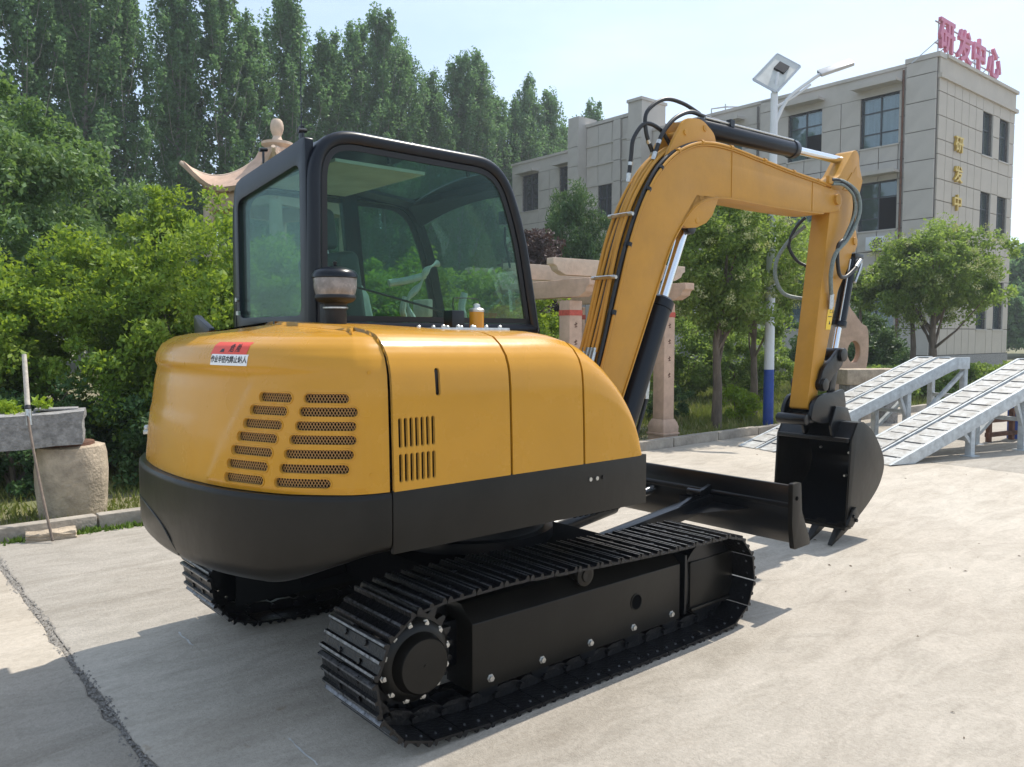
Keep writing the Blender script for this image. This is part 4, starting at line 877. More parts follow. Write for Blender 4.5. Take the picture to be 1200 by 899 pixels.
# ================================================================ GROUND
def W(x, y, z=0): return MACH + U*x + L*y + ZV*z       # machine frame -> world
GR = RZ
soil = MB(); n_ = 40
soil.add([(-300, -40, -.035), (300, -40, -.035), (300, 560, -.035), (-300, 560, -.035)], [(0, 1, 2, 3)])
M['soil'] = mat('dry_soil', (.20, .165, .10), .95, 0, .0, .9, .6, 14, col2=(.13, .15, .055))
g0 = build('ground', soil, 'soil'); tag(g0, kind='structure')
def concrete_material():
    m = bpy.data.materials.new('worn_concrete'); m.use_nodes = True; n = m.node_tree.nodes; l = m.node_tree.links; b = n['Principled BSDF']
    t = n.new('ShaderNodeTexCoord')
    def noise(sc, det, rough, stretch=None, loc=None, dist=0):
        mp_ = n.new('ShaderNodeMapping'); mp_.inputs['Scale'].default_value = stretch or (1, 1, 1); mp_.inputs['Location'].default_value = loc or (0, 0, 0)
        l.new(t.outputs['Object'], mp_.inputs[0]); q = n.new('ShaderNodeTexNoise'); q.inputs['Scale'].default_value = sc; q.inputs['Detail'].default_value = det; q.inputs['Roughness'].default_value = rough; q.inputs['Distortion'].default_value = dist
        l.new(mp_.outputs[0], q.inputs['Vector']); return q.outputs['Fac']
    def ramp(src, p0, c0, p1, c1):
        r = n.new('ShaderNodeValToRGB'); r.color_ramp.elements[0].position = p0; r.color_ramp.elements[1].position = p1
        r.color_ramp.elements[0].color = (*c0, 1); r.color_ramp.elements[1].color = (*c1, 1); l.new(src, r.inputs[0]); return r.outputs[0]
    def mul(a, b_, f=1):
        x = n.new('ShaderNodeMixRGB'); x.blend_type = 'MULTIPLY'; x.inputs[0].default_value = f; l.new(a, x.inputs[1]); l.new(b_, x.inputs[2]); return x.outputs[0]
    base = ramp(noise(.55, 5, .6, dist=.6), .3, (.40, .355, .298), .7, (.485, .44, .378))
    c1 = mul(base, ramp(noise(2.6, 9, .68, (1, 2.2, 1), dist=1.2), .34, (.83, .825, .81), .6, (1.04, 1.035, 1.03)))
    c2 = mul(c1, ramp(noise(38, 6, .75), .3, (.84, .83, .82), .62, (1.06, 1.06, 1.06)))
    c3 = mul(c2, ramp(noise(9, 3, .5, (1, 1, 1), (3, 1, 0), .4), .70, (1, 1, 1), .80, (.82, .77, .7)))
    c3 = mul(c3, ramp(noise(.9, 7, .7, (.35, 2.4, 1), (7, 2, 0), .8), .50, (1, 1, 1), .72, (.80, .785, .76)))
    c3 = mul(c3, ramp(noise(160, 2, .5), .28, (.78, .77, .75), .40, (1, 1, 1)))
    l.new(c3, b.inputs['Base Color']); b.inputs['Roughness'].default_value = .78; b.inputs['Specular IOR Level'].default_value = .35
    bp = n.new('ShaderNodeBump'); bp.inputs['Strength'].default_value = .5; bp.inputs['Distance'].default_value = .012
    ad = n.new('ShaderNodeMath'); ad.operation = 'ADD'; l.new(noise(60, 6, .7), ad.inputs[0]); l.new(noise(5, 6, .6, (1, 2, 1)), ad.inputs[1]); l.new(ad.outputs[0], bp.inputs['Height']); l.new(bp.outputs[0], b.inputs['Normal'])
    return m
M['concrete'] = concrete_material()
yard = tag(link('concrete_yard', None, None, MACH, GR), kind='structure')
def rough_edge_slab(x0, x1, y0, y1):
    """slab with chipped edges along its x = const sides"""
    ny = 260; rs = []; mb_ = MB()
    jit = lambda: random.uniform(-.009, .009)+ (random.uniform(0, .014) if random.random() < .25 else 0)
    ys_ = [y0+(y1-y0)*i/ny for i in range(ny+1)]
    vs = []
    for y in ys_:
        a = x0+jit() if x0 > -15 else x0; b_ = x1-jit() if x1 < 40 else x1
        vs += [(a-.004, y, -.09), (a, y, -.008), (a+.010, y, 0), (b_-.010, y, 0), (b_, y, -.008), (b_+.004, y, -.09)]
    fs = [(i*6+j, i*6+j+1, (i+1)*6+j+1, (i+1)*6+j) for i in range(ny) for j in range(5)]
    return mb_.add(vs, fs)
for x0, x1 in ((-24, -1.724), (-1.698, 7.28), (7.305, 60)):
    s_ = build('slab', rough_edge_slab(x0, x1, -30, 3.42), 'concrete', yard)
M['jointfill'] = mat('joint_gravel', (.22, .20, .175), .95, 0, .4, 45, .9, 60)
mb = MB(); mb.box(-1.78, -1.65, -30, 3.42, -.06, -.014); mb.box(7.27, 7.32, -30, 3.42, -.06, -.02); jf = build('joint_filling', mb, 'jointfill', yard)
# loose grit in the joint
V = []; F = []
for i in range(2600):
    y = random.uniform(-4.5, 3.4); s_ = random.uniform(.003, .009)*(1.2 if random.random() < .2 else 1); x = -1.71+random.gauss(0, .013)+.006*math.sin(y*5); z = -.006 if abs(x+1.71) < .02 else .001
    k_ = len(V); a = random.random()*6
    V += [(x+s_*math.cos(a), y+s_*math.sin(a), z), (x+s_*math.cos(a+2.1), y+s_*math.sin(a+2.1), z), (x+s_*math.cos(a+4.2), y+s_*math.sin(a+4.2), z), (x, y, z+s_*.8)]
    F += [(k_, k_+1, k_+3), (k_+1, k_+2, k_+3), (k_+2, k_, k_+3)]
M['grit'] = mat('grit', (.24, .225, .205), .9, 0, .5, 80)
gt = link('joint_grit', np_mesh('joint_grit', V, F, M['grit']), None, MACH, GR); tag(gt, 'dark loose grit filling the joint of the concrete', 'grit', kind='stuff')
# debris leaves and twigs on the concrete
M['dead'] = mat('dead_leaf', (.12, .085, .05), .9, 0, .4, 30)
V = []; F = []
for i in range(130):
    x = random.uniform(.5, 9); y = random.uniform(-4.5, 3.2); s_ = random.uniform(.004, .016); a = random.random()*6; k_ = len(V)
    V += [(x-s_*math.cos(a), y-s_*math.sin(a), .003), (x+s_*.3*math.sin(a), y-s_*.3*math.cos(a), .003+s_*.4), (x+s_*math.cos(a), y+s_*math.sin(a), .004), (x-s_*.3*math.sin(a), y+s_*.3*math.cos(a), .002)]; F.append((k_, k_+1, k_+2, k_+3))
o = link('fallen_leaves', np_mesh('fallen_leaves', V, F, M['dead']), None, MACH, GR); tag(o, 'tiny dry leaves and crumbs scattered over the concrete', 'leaf litter', kind='stuff')
for (px_, lab, pts) in ((0, 'thin dry twig lying across the concrete joint in the foreground', [(-1.95, -1.92, .006), (-1.75, -1.98, .010), (-1.62, -2.02, .008)]), (1, 'short dry twig lying beside the concrete joint in the shade', [(-1.66, -1.93, .006), (-1.55, -2.06, .012), (-1.47, -2.15, .007)])):
    mb = MB(); mb.tube(pts, .0035, 5); o = build('twig', mb, 'dead'); o.location = MACH; o.rotation_euler = (0, 0, GR); tag(o, lab, 'twig')
M['chalk'] = mat('chalk', (.62, .62, .6), .9, 0, .2, 60)
def Wg(px, py):
    cx_ = (px-600)/940; cy_ = -(py-449.5)/940; p_ = math.atan(57.5/940); d = Vector((cx_, math.cos(p_)+cy_*math.sin(p_), -math.sin(p_)+cy_*math.cos(p_))); t_ = -1.5/d.z; return Vector((d.x*t_, d.y*t_, .002))
for (p0, p1, w_, lab) in ((( 209, 741), (226, 757), .012, 'short white chalk streak on the shaded concrete beside the far track'), ((338, 866), (372, 897), .010, 'faint white scratch on the concrete at the bottom edge of the photo')):
    a, b_ = Wg(*p0), Wg(*p1); d = (b_-a).normalized(); n = Vector((-d.y, d.x, 0)); pts = []
    for i in range(9): 
        c = a.lerp(b_, i/8)+n*random.uniform(-.004, .004); w = w_*(.25+random.random()*.6); pts.append((c-n*w/2, c+n*w/2))
    mb = MB(); mb.add([q for r in pts for q in r], [(i*2, i*2+1, i*2+3, i*2+2) for i in range(8)]); tag(build('chalk_mark', mb, 'chalk'), lab, 'chalk mark')
# kerb: individual stones
KB = tag(link('kerb', None, None, MACH, GR), kind='structure')
kme = []
for v_ in range(3):
    mb = MB(); mb.box(-.495, .495, -.06, .06, -.12, .115); kme.append(mb.mesh('kerb_stone', M['kerb'], .012, seg=2))
x = -8.0
i = 0
while x < 26:
    if not (7.6 < x < 7.0):
        o = link('kerb_stone', kme[i % 3], KB, (x+.5, 3.48+random.uniform(-.006, .006), random.uniform(-.012, .006))); o.rotation_euler = (0, 0, random.uniform(-.004, .004))
    x += 1.003; i += 1

# ---- grass and weeds
def blades(name, n, region, h0, h1, label, cat, m='grass', w=.006):
    V = np.zeros((n, 3, 3)); pts = region(n); a = np.random.rand(n)*2*PI; h = h0+(h1-h0)*np.random.rand(n)**1.5; lean = np.random.randn(n, 2)*.35*h[:, None]
    ww = w*(1+np.random.rand(n))
    V[:, 0, 0] = pts[:, 0]-np.cos(a)*ww; V[:, 0, 1] = pts[:, 1]-np.sin(a)*ww; V[:, 0, 2] = pts[:, 2]
    V[:, 1, 0] = pts[:, 0]+np.cos(a)*ww; V[:, 1, 1] = pts[:, 1]+np.sin(a)*ww; V[:, 1, 2] = pts[:, 2]
    V[:, 2, 0] = pts[:, 0]+lean[:, 0]; V[:, 2, 1] = pts[:, 1]+lean[:, 1]; V[:, 2, 2] = pts[:, 2]+h
    o = link(name, np_mesh(name, V, np.arange(n*3).reshape(n, 3), M[m]), None, MACH, GR); tag(o, label, cat, kind='stuff'); return o
def reg(x0, x1, y0, y1, z, clump=0, sig=.2):
    def f(n):
        if clump:
            c = np.random.rand(clump, 2)*[x1-x0, y1-y0]+[x0, y0]; k_ = np.random.randint(0, clump, n); p = c[k_]+np.random.randn(n, 2)*sig
        else: p = np.random.rand(n, 2)*[x1-x0, y1-y0]+[x0, y0]
        p[:, 1] = np.maximum(p[:, 1], 3.56)
        return np.c_[p, np.full(n, z)]
    return f
blades('lawn_grass', 60000, reg(-6, 14, 3.58, 8.5, -.035, 520, .16), .02, .11, 'patchy green and straw coloured grass behind the kerb', 'grass')
blades('far_grass', 60000, reg(8, 24, 3.6, 16, -.035), .05, .2, 'rough grass under the trees farther back', 'grass', w=.014)
def weeds(n):
    c = np.array([(-3.05+.4*i+random.uniform(-.1, .1), 3.37+random.uniform(-.04, .03)) for i in range(12)]); k_ = np.random.randint(0, 12, n); p = c[k_]+np.random.randn(n, 2)*[.10, .03]; return np.c_[p, np.full(n, .0)]
M['weed'] = leaf_mat('weed_leaf', (.06, .12, .02), (.12, .2, .03), (.22, .3, .06), .3)
blades('kerb_weeds', 2600, weeds, .012, .05, 'low green weeds growing in front of the kerb at left', 'weeds', 'weed', .009)

# ================================================================ FOLIAGE
def leaves(name, centers, rad, per, size, m, flat=0.0, aspect=.5, up=.3, droop=0.0, zs=.8):
    """centers (k,3), rad (k,) clump radii; per leaves per clump; folded-diamond leaves"""
    k = len(centers); n = k*per; c = np.repeat(centers, per, 0); r = np.repeat(rad, per)
    d = np.random.randn(n, 3); d /= np.linalg.norm(d, axis=1)[:, None]; rr = r*np.random.rand(n)**.45
    p = c+d*rr[:, None]*[1, 1, zs]
    a = np.random.randn(n, 3)+d*.6; a[:, 2] += up-droop; a /= np.linalg.norm(a, axis=1)[:, None]
    b = np.cross(a, np.random.randn(n, 3)+[0, 0, 1.2]); b /= np.linalg.norm(b, axis=1)[:, None]
    s = size*(.6+.8*np.random.rand(n))[:, None]; V = np.zeros((n, 4, 3))
    nn = np.cross(a, b)
    V[:, 0] = p-a*s*.5; V[:, 1] = p+b*s*aspect*.5+nn*s*.06; V[:, 2] = p+a*s*.5; V[:, 3] = p-b*s*aspect*.5+nn*s*.06
    return np_mesh(name, V, np.arange(n*4).reshape(n, 4), M[m])
def ell(k, rx, ry, rz, cz, shell=.5, zmin=None, lump=0.25):
    """clump centres in a lumpy ellipsoid, denser toward the shell"""
    out = []; ph = np.random.rand(6)*6
    while len(out) < k:
        d = np.random.randn(3); d /= np.linalg.norm(d); r = (1-shell*np.random.rand()) ; az = math.atan2(d[1], d[0])
        r *= 1+lump*math.sin(3*az+ph[0]+2*d[2])*math.sin(4*d[2]+ph[1])+lump*.5*math.sin(7*az+ph[2])
        p = [d[0]*rx*r, d[1]*ry*r, cz+d[2]*rz*r]
        if zmin is not None and p[2] < zmin: continue
        out.append(p)
    return np.array(out)
def limbs(mb, h, r, tips, forks=.45, n=7):
    mb.tube([(0, 0, -.1), (r*.2, 0, h*.35), (-r*.2, r*.2, h*.7), (0, 0, h)], [r*1.25, r, r*.75, r*.45], 10)
    for t in tips:
        t = Vector(t); z0 = h*(forks+random.random()*(1-forks)); a = Vector((0, 0, z0)); m_ = a.lerp(t, .5)+Vector((random.uniform(-.1, .1), random.uniform(-.1, .1), -.08*(t-a).length))
        mb.tube([a, m_, t], [r*.42, r*.25, r*.08], 5)
# poplars ---------------------------------------------------------
def poplar_mesh(v):
    H = 19.0; cs = []; mbt = MB()
    mbt.tube([(0, 0, -.1), (.05, 0, 5), (-.05, .05, 11), (0, 0, 17.5)], [.2, .16, .1, .03], 8)
    for i in range(74):
        z = 1.6+16.5*(i/74)**.95; a = i*2.4+random.uniform(-.5, .5); w = 1.85*min(1, .5+ (z-1.2)/7)*max(.10, min(1, (18.9-z)/7.5))**.8*random.uniform(.55, 1.15)
        tip = (w*math.cos(a), w*math.sin(a), z+1.3+w*1.3); mbt.tube([(0, 0, z), (w*.55*math.cos(a), w*.55*math.sin(a), z+.4+w*.3), tip], [.035, .022, .008], 4, False)
        for q in (.35, .6, .8, 1.0): cs.append((tip[0]*q+random.gauss(0, .12), tip[1]*q+random.gauss(0, .12), z+(tip[2]-z)*q+random.gauss(0, .2)))
    cs.append((0, 0, 18.4)); cs.append((0, 0, 17.8)); cs = np.array(cs)
    return leaves('crown', cs, np.random.uniform(.22, .5, len(cs)), 105, .16, 'leafB', aspect=.75, zs=1.7), mbt.mesh('trunk', M['trunkp'])
PM = [poplar_mesh(v) for v in range(4)]
labs = ['hazy green poplar', 'tall slim poplar', 'full leafy poplar', 'loose open poplar']
kpop = 0
def poplar(x, y, s, v, label, rz):
    t = thing('poplar_tree', label, 'tree', (x, y, -.05), rz, 'poplars in the row behind the yard'); t.scale = (s*random.uniform(.9, 1.1), s*random.uniform(.9, 1.1), s)
    link('crown', PM[v][0], t); link('trunk', PM[v][1], t)
npop = 25
for i in range(npop):
    q = i/(npop-1); D = 26+ (66-26)*q; X = -7.7+.746*(D-45.5)
    hh = (.90+.09*math.sin(i*2.1)) if D < 40 else .93+.06*math.sin(i*1.7)
    px = 600+940*X/D
    nth = ['first', 'second', 'third', 'fourth', 'fifth', 'sixth', 'seventh', 'eighth', 'ninth', 'tenth', 'eleventh', 'twelfth', 'thirteenth'][i if i < 12 else npop-1-i]
    lab_ = f'{nth} poplar from the left end of the front row, tall upright crown' if i < 12 else f'{nth} poplar from the right end of the front row, hazy upright crown'
    poplar(X+random.uniform(-.3, .3), D+random.uniform(-.4, .4), hh, i % 4, lab_, i*1.3)
for i in range(16):
    if i in (1, 3, 5, 7): continue
    q = i/15; D = 36+34*q; X = -12.5+.746*(D-45.5); px = 600+940*X/D
    nth = {0: 'first', 2: 'second', 4: 'third', 6: 'fourth'}.get(i) or ['first', 'second', 'third', 'fourth', 'fifth', 'sixth', 'seventh', 'eighth'][15-i]
    t0 = len(bpy.data.objects); poplar(X+random.uniform(-.6, .6), D, .86+.1*math.sin(i*2.7), (i+2) % 4, f'{nth} poplar from the {"left" if i < 8 else "right"} in the second row, behind nearer poplars', i*2.1)

# shrubs and small trees -------------------------------------------
def shrub_data(rx, rz, cz, k, per, size, m, shell=.35, zmin=.05, lump=.25, cr_=(.12, .24), asp=.5, stems=7, trunk_h=None, tr=.03, bark='trunk', up=.3):
    cs = ell(k, rx, rx, rz, cz, shell, zmin, lump); me = leaves('crown', cs, np.random.uniform(cr_[0], cr_[1], k), per, size, m, aspect=asp, up=up)
    mb_ = MB()
    if trunk_h:
        tips = [cs[random.randrange(k)]*np.array([.8, .8, 1]) for _ in range(stems)]; limbs(mb_, trunk_h, tr, tips)
    else:
        for s_ in range(stems):
            t_ = cs[random.randrange(k)]; mb_.tube([(random.uniform(-.15, .15), random.uniform(-.15, .15), -.1), (t_[0]*.4, t_[1]*.4, t_[2]*.5), tuple(t_*.95)], [tr, tr*.7, tr*.25], 5)
    return me, mb_.mesh('trunk', M[bark])
def plant(name, data, label, cat, x, y, s=1, rz=0, group=None, sz=None):
    t = thing(name, label, cat, (x, y, -.03), rz, group); t.scale = (s, s, sz or s); link('crown', data[0], t); link('trunk', data[1], t); return t
hedge = [shrub_data(1.25, 1.35, 1.45, 330, 130, .062, 'leafA', cr_=(.10, .24), stems=9) for _ in range(2)]
hd = 'dense yellow green shrub '
for X, D, s, z, v, lab in ((-6.3, 8.7, 1.0, .92, 0, hd+'at the left edge behind the stone trough'), (-4.75, 9.1, 1.0, .93, 1, hd+'just right of the trough pedestal'), (-3.75, 9.6, 1.0, 1.08, 0, hd+'with a tall pointed top, left of the cab'), (-2.75, 9.9, 1.0, .92, 1, hd+'beneath the pavilion roof'),
                       (-4.5, 11.2, 1.0, .9, 0, hd+'in the second line behind the trough'), (-1.6, 10.6, 1.0, .9, 0, hd+'seen through the rear of the cab'), (-.3, 11.4, 1.0, .85, 1, hd+'seen through the cab side window')):
    plant('shrub', hedge[v], lab, 'shrub', X, D, s, X*3, 'yellow green shrubs along the kerb', z)
spike = shrub_data(.28, .75, 2.75, 34, 110, .062, 'leafA', shell=.9, zmin=2.0, cr_=(.08, .18), stems=3, tr=.02)
plant('shrub', spike, 'slender leafy shoot rising above the hedge left of the pavilion', 'shrub', -4.15, 9.6, 1.0, 0)
broad = shrub_data(1.7, 1.75, 3.1, 320, 170, .085, 'leafD', cr_=(.16, .36), trunk_h=2.4, tr=.09, stems=12, zmin=1.3, asp=.5, up=-.3)
plant('broadleaf_tree', broad, 'light green broadleaf tree at the left edge above the hedge', 'tree', -7.35, 11.2, 1.0, .4)
lowd = shrub_data(.7, .5, .5, 110, 110, .06, 'leafE', cr_=(.08, .18), stems=6)
for X, D, s, lab in ((-4.9, 7.9, 1.0, 'low dark bush in the shade between trough and hedge'), (-3.5, 8.4, 1.0, 'low dark bush behind the counterweight'), (-6.0, 7.6, .9, 'low dark bush under the trough'), (1.3, 12.3, 1.1, 'low bush between the two pergola pillars'), (2.75, 14.3, .6, 'small bush at the foot of the privet tree')):
    plant('bush', lowd, lab, 'bush', X, D, s, X)
priv = shrub_data(1.12, 1.15, 2.75, 250, 130, .075, 'leafC', cr_=(.12, .28), trunk_h=1.95, tr=.075, stems=13, zmin=1.3, lump=.2)
pt = plant('privet_tree', priv, 'young tree with pale blossom tufts standing behind the boom', 'tree', 3.3, 12.9, 1.0, .3)
cs = ell(150, 1.24, 1.24, 1.22, 2.75, .10, 1.5, .2); bl_ = link('blossom', leaves('blossom', cs, np.full(150, .085), 40, .035, 'blossom', up=1.2, aspect=.5), pt)
priv2 = shrub_data(1.0, 1.0, 2.55, 170, 120, .075, 'leafC', cr_=(.12, .28), trunk_h=1.8, tr=.06, stems=10, zmin=1.3)
plant('privet_tree', priv2, 'small tree directly behind the lamp post', 'tree', 4.35, 14.4, 1.05, .8)
bush2 = shrub_data(1.0, .85, .95, 200, 120, .07, 'leafC', cr_=(.1, .24), stems=8)
for X, D, s, lab in ((2.1, 16.6, 1.0, 'rounded bush left of the privet trunk'), (3.9, 18.4, 1.15, 'rounded bush right of the privet trunk'), (5.3, 18.4, 1.0, 'rounded bush right of the lamp post'), (.6, 14.0, 1.0, 'bright bush seen beside the cab pillar')):
    plant('bush', bush2, lab, 'bush', X, D, s, X*2, 'green bushes under the trees')
lime = shrub_data(.34, .3, .3, 40, 100, .05, 'leafY', cr_=(.06, .13), stems=5, tr=.01)
plant('bush', lime, 'small lime green bush on the grass right of the privet trunk', 'bush', 3.95, 14.0, 1.0)
plant('bush', lime, 'small lime green bush behind the stone slab', 'bush', 6.05, 15.6, .9, 1)
plant('bush', lime, 'bright lime bush beside the cab under the pergola beam', 'bush', .45, 12.2, 1.5, 1)
conif = shrub_data(1.25, 1.5, 3.9, 210, 130, .13, 'leafE', cr_=(.2, .4), trunk_h=3.0, tr=.1, stems=9, zmin=1.8, asp=.3)
plant('cedar_tree', conif, 'blue green conifer above the pergola beam beside the cab', 'tree', 1.55, 21.5, .64, 0, None, 1.0)
purp = shrub_data(.75, 1.3, 2.6, 110, 110, .10, 'leafP', cr_=(.14, .3), trunk_h=1.8, tr=.05, stems=8, zmin=1.0)
plant('plum_tree', purp, 'purple leaved plum tree beside the cab pillar', 'tree', .62, 19.0, 1.0, 0)
dk = shrub_data(.95, .95, 1.0, 150, 110, .12, 'leafE', cr_=(.14, .3), stems=8, asp=.35)
for X, D, s, lab in ((9.6, 22.5, 1.15, 'dark feathery shrub against the building wall'), (8.0, 20.5, .9, 'low dark shrub behind the pink rock'), (11.6, 25, .7, 'dark low shrub right of the wall shrub')):
    plant('bush', dk, lab, 'bush', X, D, s, X)
privR = shrub_data(1.65, 1.35, 3.45, 300, 130, .10, 'leafC', cr_=(.18, .38), trunk_h=2.6, tr=.11, stems=14, zmin=1.9, lump=.28)
rt_ = plant('privet_tree', privR, 'round crowned tree in front of the building corner', 'tree', 10.6, 20.2, .88, .2)
cs = ell(110, 1.75, 1.75, 1.4, 3.45, .10, 2.0, .2); link('blossom', leaves('blossom', cs, np.full(110, .12), 34, .05, 'blossom', up=1.2), rt_)
mb = MB(); mb.tube([(0, 0, -.1), (.05, 0, 1.2), (.0, .1, 2.6)], [.085, .07, .03], 8); t = thing('privet_tree', 'slim leaning tree trunk left of the round crowned tree', 'tree', (10.25, 20.6, -.03)); build('trunk', mb, 'trunk', t); link('crown', leaves('crown', ell(60, .7, .7, .6, 3.0, .6), np.random.uniform(.15, .3, 60), 90, .10, 'leafC'), t)
mb = MB(); mb.tube([(0, 0, -.1), (.02, 0, 1.6), (.0, .05, 2.4)], [.06, .05, .02], 8); t = thing('privet_tree', 'thin young tree near the building window behind the ramps', 'tree', (9.05, 20.9, -.03)); build('trunk', mb, 'trunk', t); link('crown', leaves('crown', ell(40, .5, .5, .45, 2.6, .6), np.random.uniform(.12, .25, 40), 80, .10, 'leafC'), t)
lowr = shrub_data(.6, .35, .35, 70, 90, .09, 'leafC', cr_=(.1, .2), stems=4)
for i, (X, D, lab) in enumerate(((8.3, 18.0, 'low hedge clump left of the far ramp'), (9.9, 19.2, 'low hedge clump seen under the far ramp'), (11.5, 19.6, 'low hedge clump between the two ramps'), (13.0, 20.6, 'low hedge clump behind the near ramp'))):
    plant('bush', lowr, lab, 'bush', X, D, 1.1, i, 'low hedge clumps behind the ramps')
# distant trees
far_ = shrub_data(3.2, 3.4, 4.2, 160, 110, .42, 'leafB', cr_=(.6, 1.2), stems=8, trunk_h=3, tr=.2, zmin=.6)
for i, (X, D, s, lab) in enumerate(((36, 55, 1.0, 'distant round tree at the right edge of the view'), (42, 62, 1.15, 'distant tree farthest right beyond the building'), (39, 48, .7, 'low distant tree right of the building'), (31.5, 52, .6, 'distant bushy tree close to the building end'),
                              (-30, 40, 1.2, 'distant tree behind the poplars at left'), (-22, 46, 1.2, 'distant tree behind the poplars left of the pavilion'), (-14, 52, 1.2, 'distant tree behind the poplars above the hedge'), (-7, 58, 1.2, 'distant tree behind the poplars and cab'), (0, 66, 1.2, 'distant tree beyond the building wing'), (-26, 34, 1.0, 'dark tree at far left between poplars'),
                              (-18, 40, 1.0, 'dark tree between poplars and hedge'), (-11, 46, 1.1, 'dark tree among the poplar trunks'))):
    plant('distant_tree', far_, lab, 'tree', X, D, s, i*1.1)

# ================================================================ STONE TROUGH, PEDESTAL, POLE
t = thing('stone_pedestal', 'round weathered millstone pedestal carrying the stone trough', 'pedestal', (-3.72, 6.72, 0))
mb = MB(); mb.lathe([(.0, -.05), (.250, -.05), (.262, .08), (.276, .25), (.278, .36), (.268, .50), (.252, .565), (.23, .575), (0, .575)], (0, 0, 0), 40)
for i, v in enumerate(mb.v):
    a = math.atan2(v[1], v[0]); k_ = 1+.012*math.sin(a*5+v[2]*9)+.01*math.sin(a*11+2)+random.uniform(-.004, .004); mb.v[i] = (v[0]*k_, v[1]*k_, v[2]+random.uniform(-.003, .003))
o = build('drum', mb, 'millstone', t)
mb = MB(); mb.lathe([(.0, .572), (.20, .572), (.195, .60), (0, .60)], (-.02, 0, 0), 24); build('wooden_wedge', mb, 'rust', t)
t = thing('stone_trough', 'long grey granite trough resting on the round pedestal', 'trough', (-3.77, 6.60, .60), math.radians(26))
def rough_box(x0, x1, y0, y1, z0, z1, nx, ny, nz, amp):
    bm = bmesh.new(); bmesh.ops.create_cube(bm, size=1); bmesh.ops.subdivide_edges(bm, edges=bm.edges, cuts=7, use_grid_fill=True)
    for v in bm.verts:
        n_ = v.co.copy(); v.co = Vector((x0+(x1-x0)*(n_.x+.5), y0+(y1-y0)*(n_.y+.5), z0+(z1-z0)*(n_.z+.5)))+Vector((random.uniform(-amp, amp), random.uniform(-amp, amp), random.uniform(-amp, amp)))
    return bm
bm = rough_box(-1.45, .20, -.22, .22, 0, .265, 0, 0, 0, .005)
for v in bm.verts:
    if v.co.x > .15 and v.co.z > .2: v.co.x += .015
    v.co.z += .015*math.sin(v.co.x*4)
for f in bm.faces: f.smooth = True
me = bpy.data.meshes.new('trough'); bm.to_mesh(me); bm.free(); me.set_sharp_from_angle(angle=.8); me.materials.append(M['stone']); link('trough_block', me, t)
mb = MB(); mb.box(-.16, .16, .03, .20, .27, .285); build('slab_chip', mb, 'stone', t, bevel=.006)
t = thing('planter_greens', 'bright lime leaves growing in the stone trough', 'plant', (-4.4, 6.62, .82)); cs = ell(38, .55, .16, .12, .04, .9, -.03); link('leaves', leaves('leaves', cs, np.full(38, .08), 70, .045, 'leafY', up=1), t); mb = MB(); [mb.tube([(c[0]*.8, c[1], -.05), tuple(c)], .003, 4) for c in cs[:20]]; build('stems', mb, 'leafY', t)
t = thing('pole_tool', 'thin metal pole with pale wooden grip leaning on the stone trough', 'pole', (0, 0, 0))
a = Vector((-3.31, 5.70, .015)); b_ = Vector((-3.83, 6.30, 1.34)); mid = a.lerp(b_, .3)+Vector((-.03, .0, .0)); m2 = a.lerp(b_, .62)+Vector((-.045, -.0, -.0))
mb = MB(); mb.tube(cr([a, mid, m2, a.lerp(b_, .7)+Vector((-.035, 0, 0))], 6), .010, 8); build('rod', mb, 'rod', t)
mb = MB(); q0 = a.lerp(b_, .69)+Vector((-.036, 0, 0)); mb.tube([q0, b_], [.019, .017], 12); build('grip', mb, 'wood', t)
mb = MB(); mb.tube([q0-Vector((-.02, .02, .12)), q0-Vector((-.005, .004, .0))], .021, 12); build('ferrule', mb, 'zinc', t); mb = MB(); mb.tube([q0, q0+(b_-q0)*.06], .022, 12); build('tape', mb, 'ink', t)
t = thing('foot_block', 'flat stone block lying at the foot of the pole', 'stone', (-3.40, 5.86, 0), .55); bm = rough_box(-.17, .15, -.10, .10, -.01, .055, 0, 0, 0, .006); me = bpy.data.meshes.new('block'); bm.to_mesh(me); bm.free(); me.materials.append(M['millstone']); link('block', me, t)

# ================================================================ PERGOLA
PG = thing('stone_pergola', 'pink sandstone pergola gate with red painted bands behind the boom', 'pergola')
dU = Vector((.809, .588, 0)); dV = Vector((-.588, .809, 0))
A_ = Vector((.75, 10.3, 0)); B_ = A_+dU*1.72; C_ = A_+dV*1.9; D_ = B_+dV*1.9; Pw = [A_, B_, C_, D_]
for i, p in enumerate(Pw):
    P_ = link('pillar', None, PG, p, math.atan2(dU.y, dU.x))
    mb = MB(); mb.box(-.105, .105, -.105, .105, .30, 1.93); build('shaft', mb, 'pink', P_, bevel=.012)
    mb = MB(); mb.box(-.15, .15, -.15, .15, -.05, .09); mb.box(-.165, .165, -.165, .165, .09, .12)
    k_ = len(mb.v)
    mb.add([(sx*w_, sy*w_, z_) for z_, w_ in ((.12, .15), (.20, .155), (.26, .14), (.31, .115)) for sx, sy in ((-1, -1), (1, -1), (1, 1), (-1, 1))], [(i2*4+j, i2*4+(j+1) % 4, (i2+1)*4+(j+1) % 4, (i2+1)*4+j) for i2 in range(3) for j in range(4)]); build('plinth', mb, 'pink', P_, bevel=.008)
    mb = MB(); mb.box(-.1075, .1075, -.1075, .1075, 1.74, 1.81); build('red_band', mb, 'redp', P_)
    for q, z_ in enumerate((1.62, 1.40, 1.16, .93)):
        mb = MB(); mb.beam((-.025, -.1062, z_), (.02, -.1062, z_+.02), .014, .004, (0, 1, 0)); mb.beam((0, -.1062, z_-.03), (0, -.1062, z_+.035), .010, .004, (0, 1, 0)); mb.beam((-.02, -.1062, z_-.028), (.022, -.1062, z_-.02), .010, .004, (0, 1, 0)); build('carved_mark', mb, 'rust', P_)
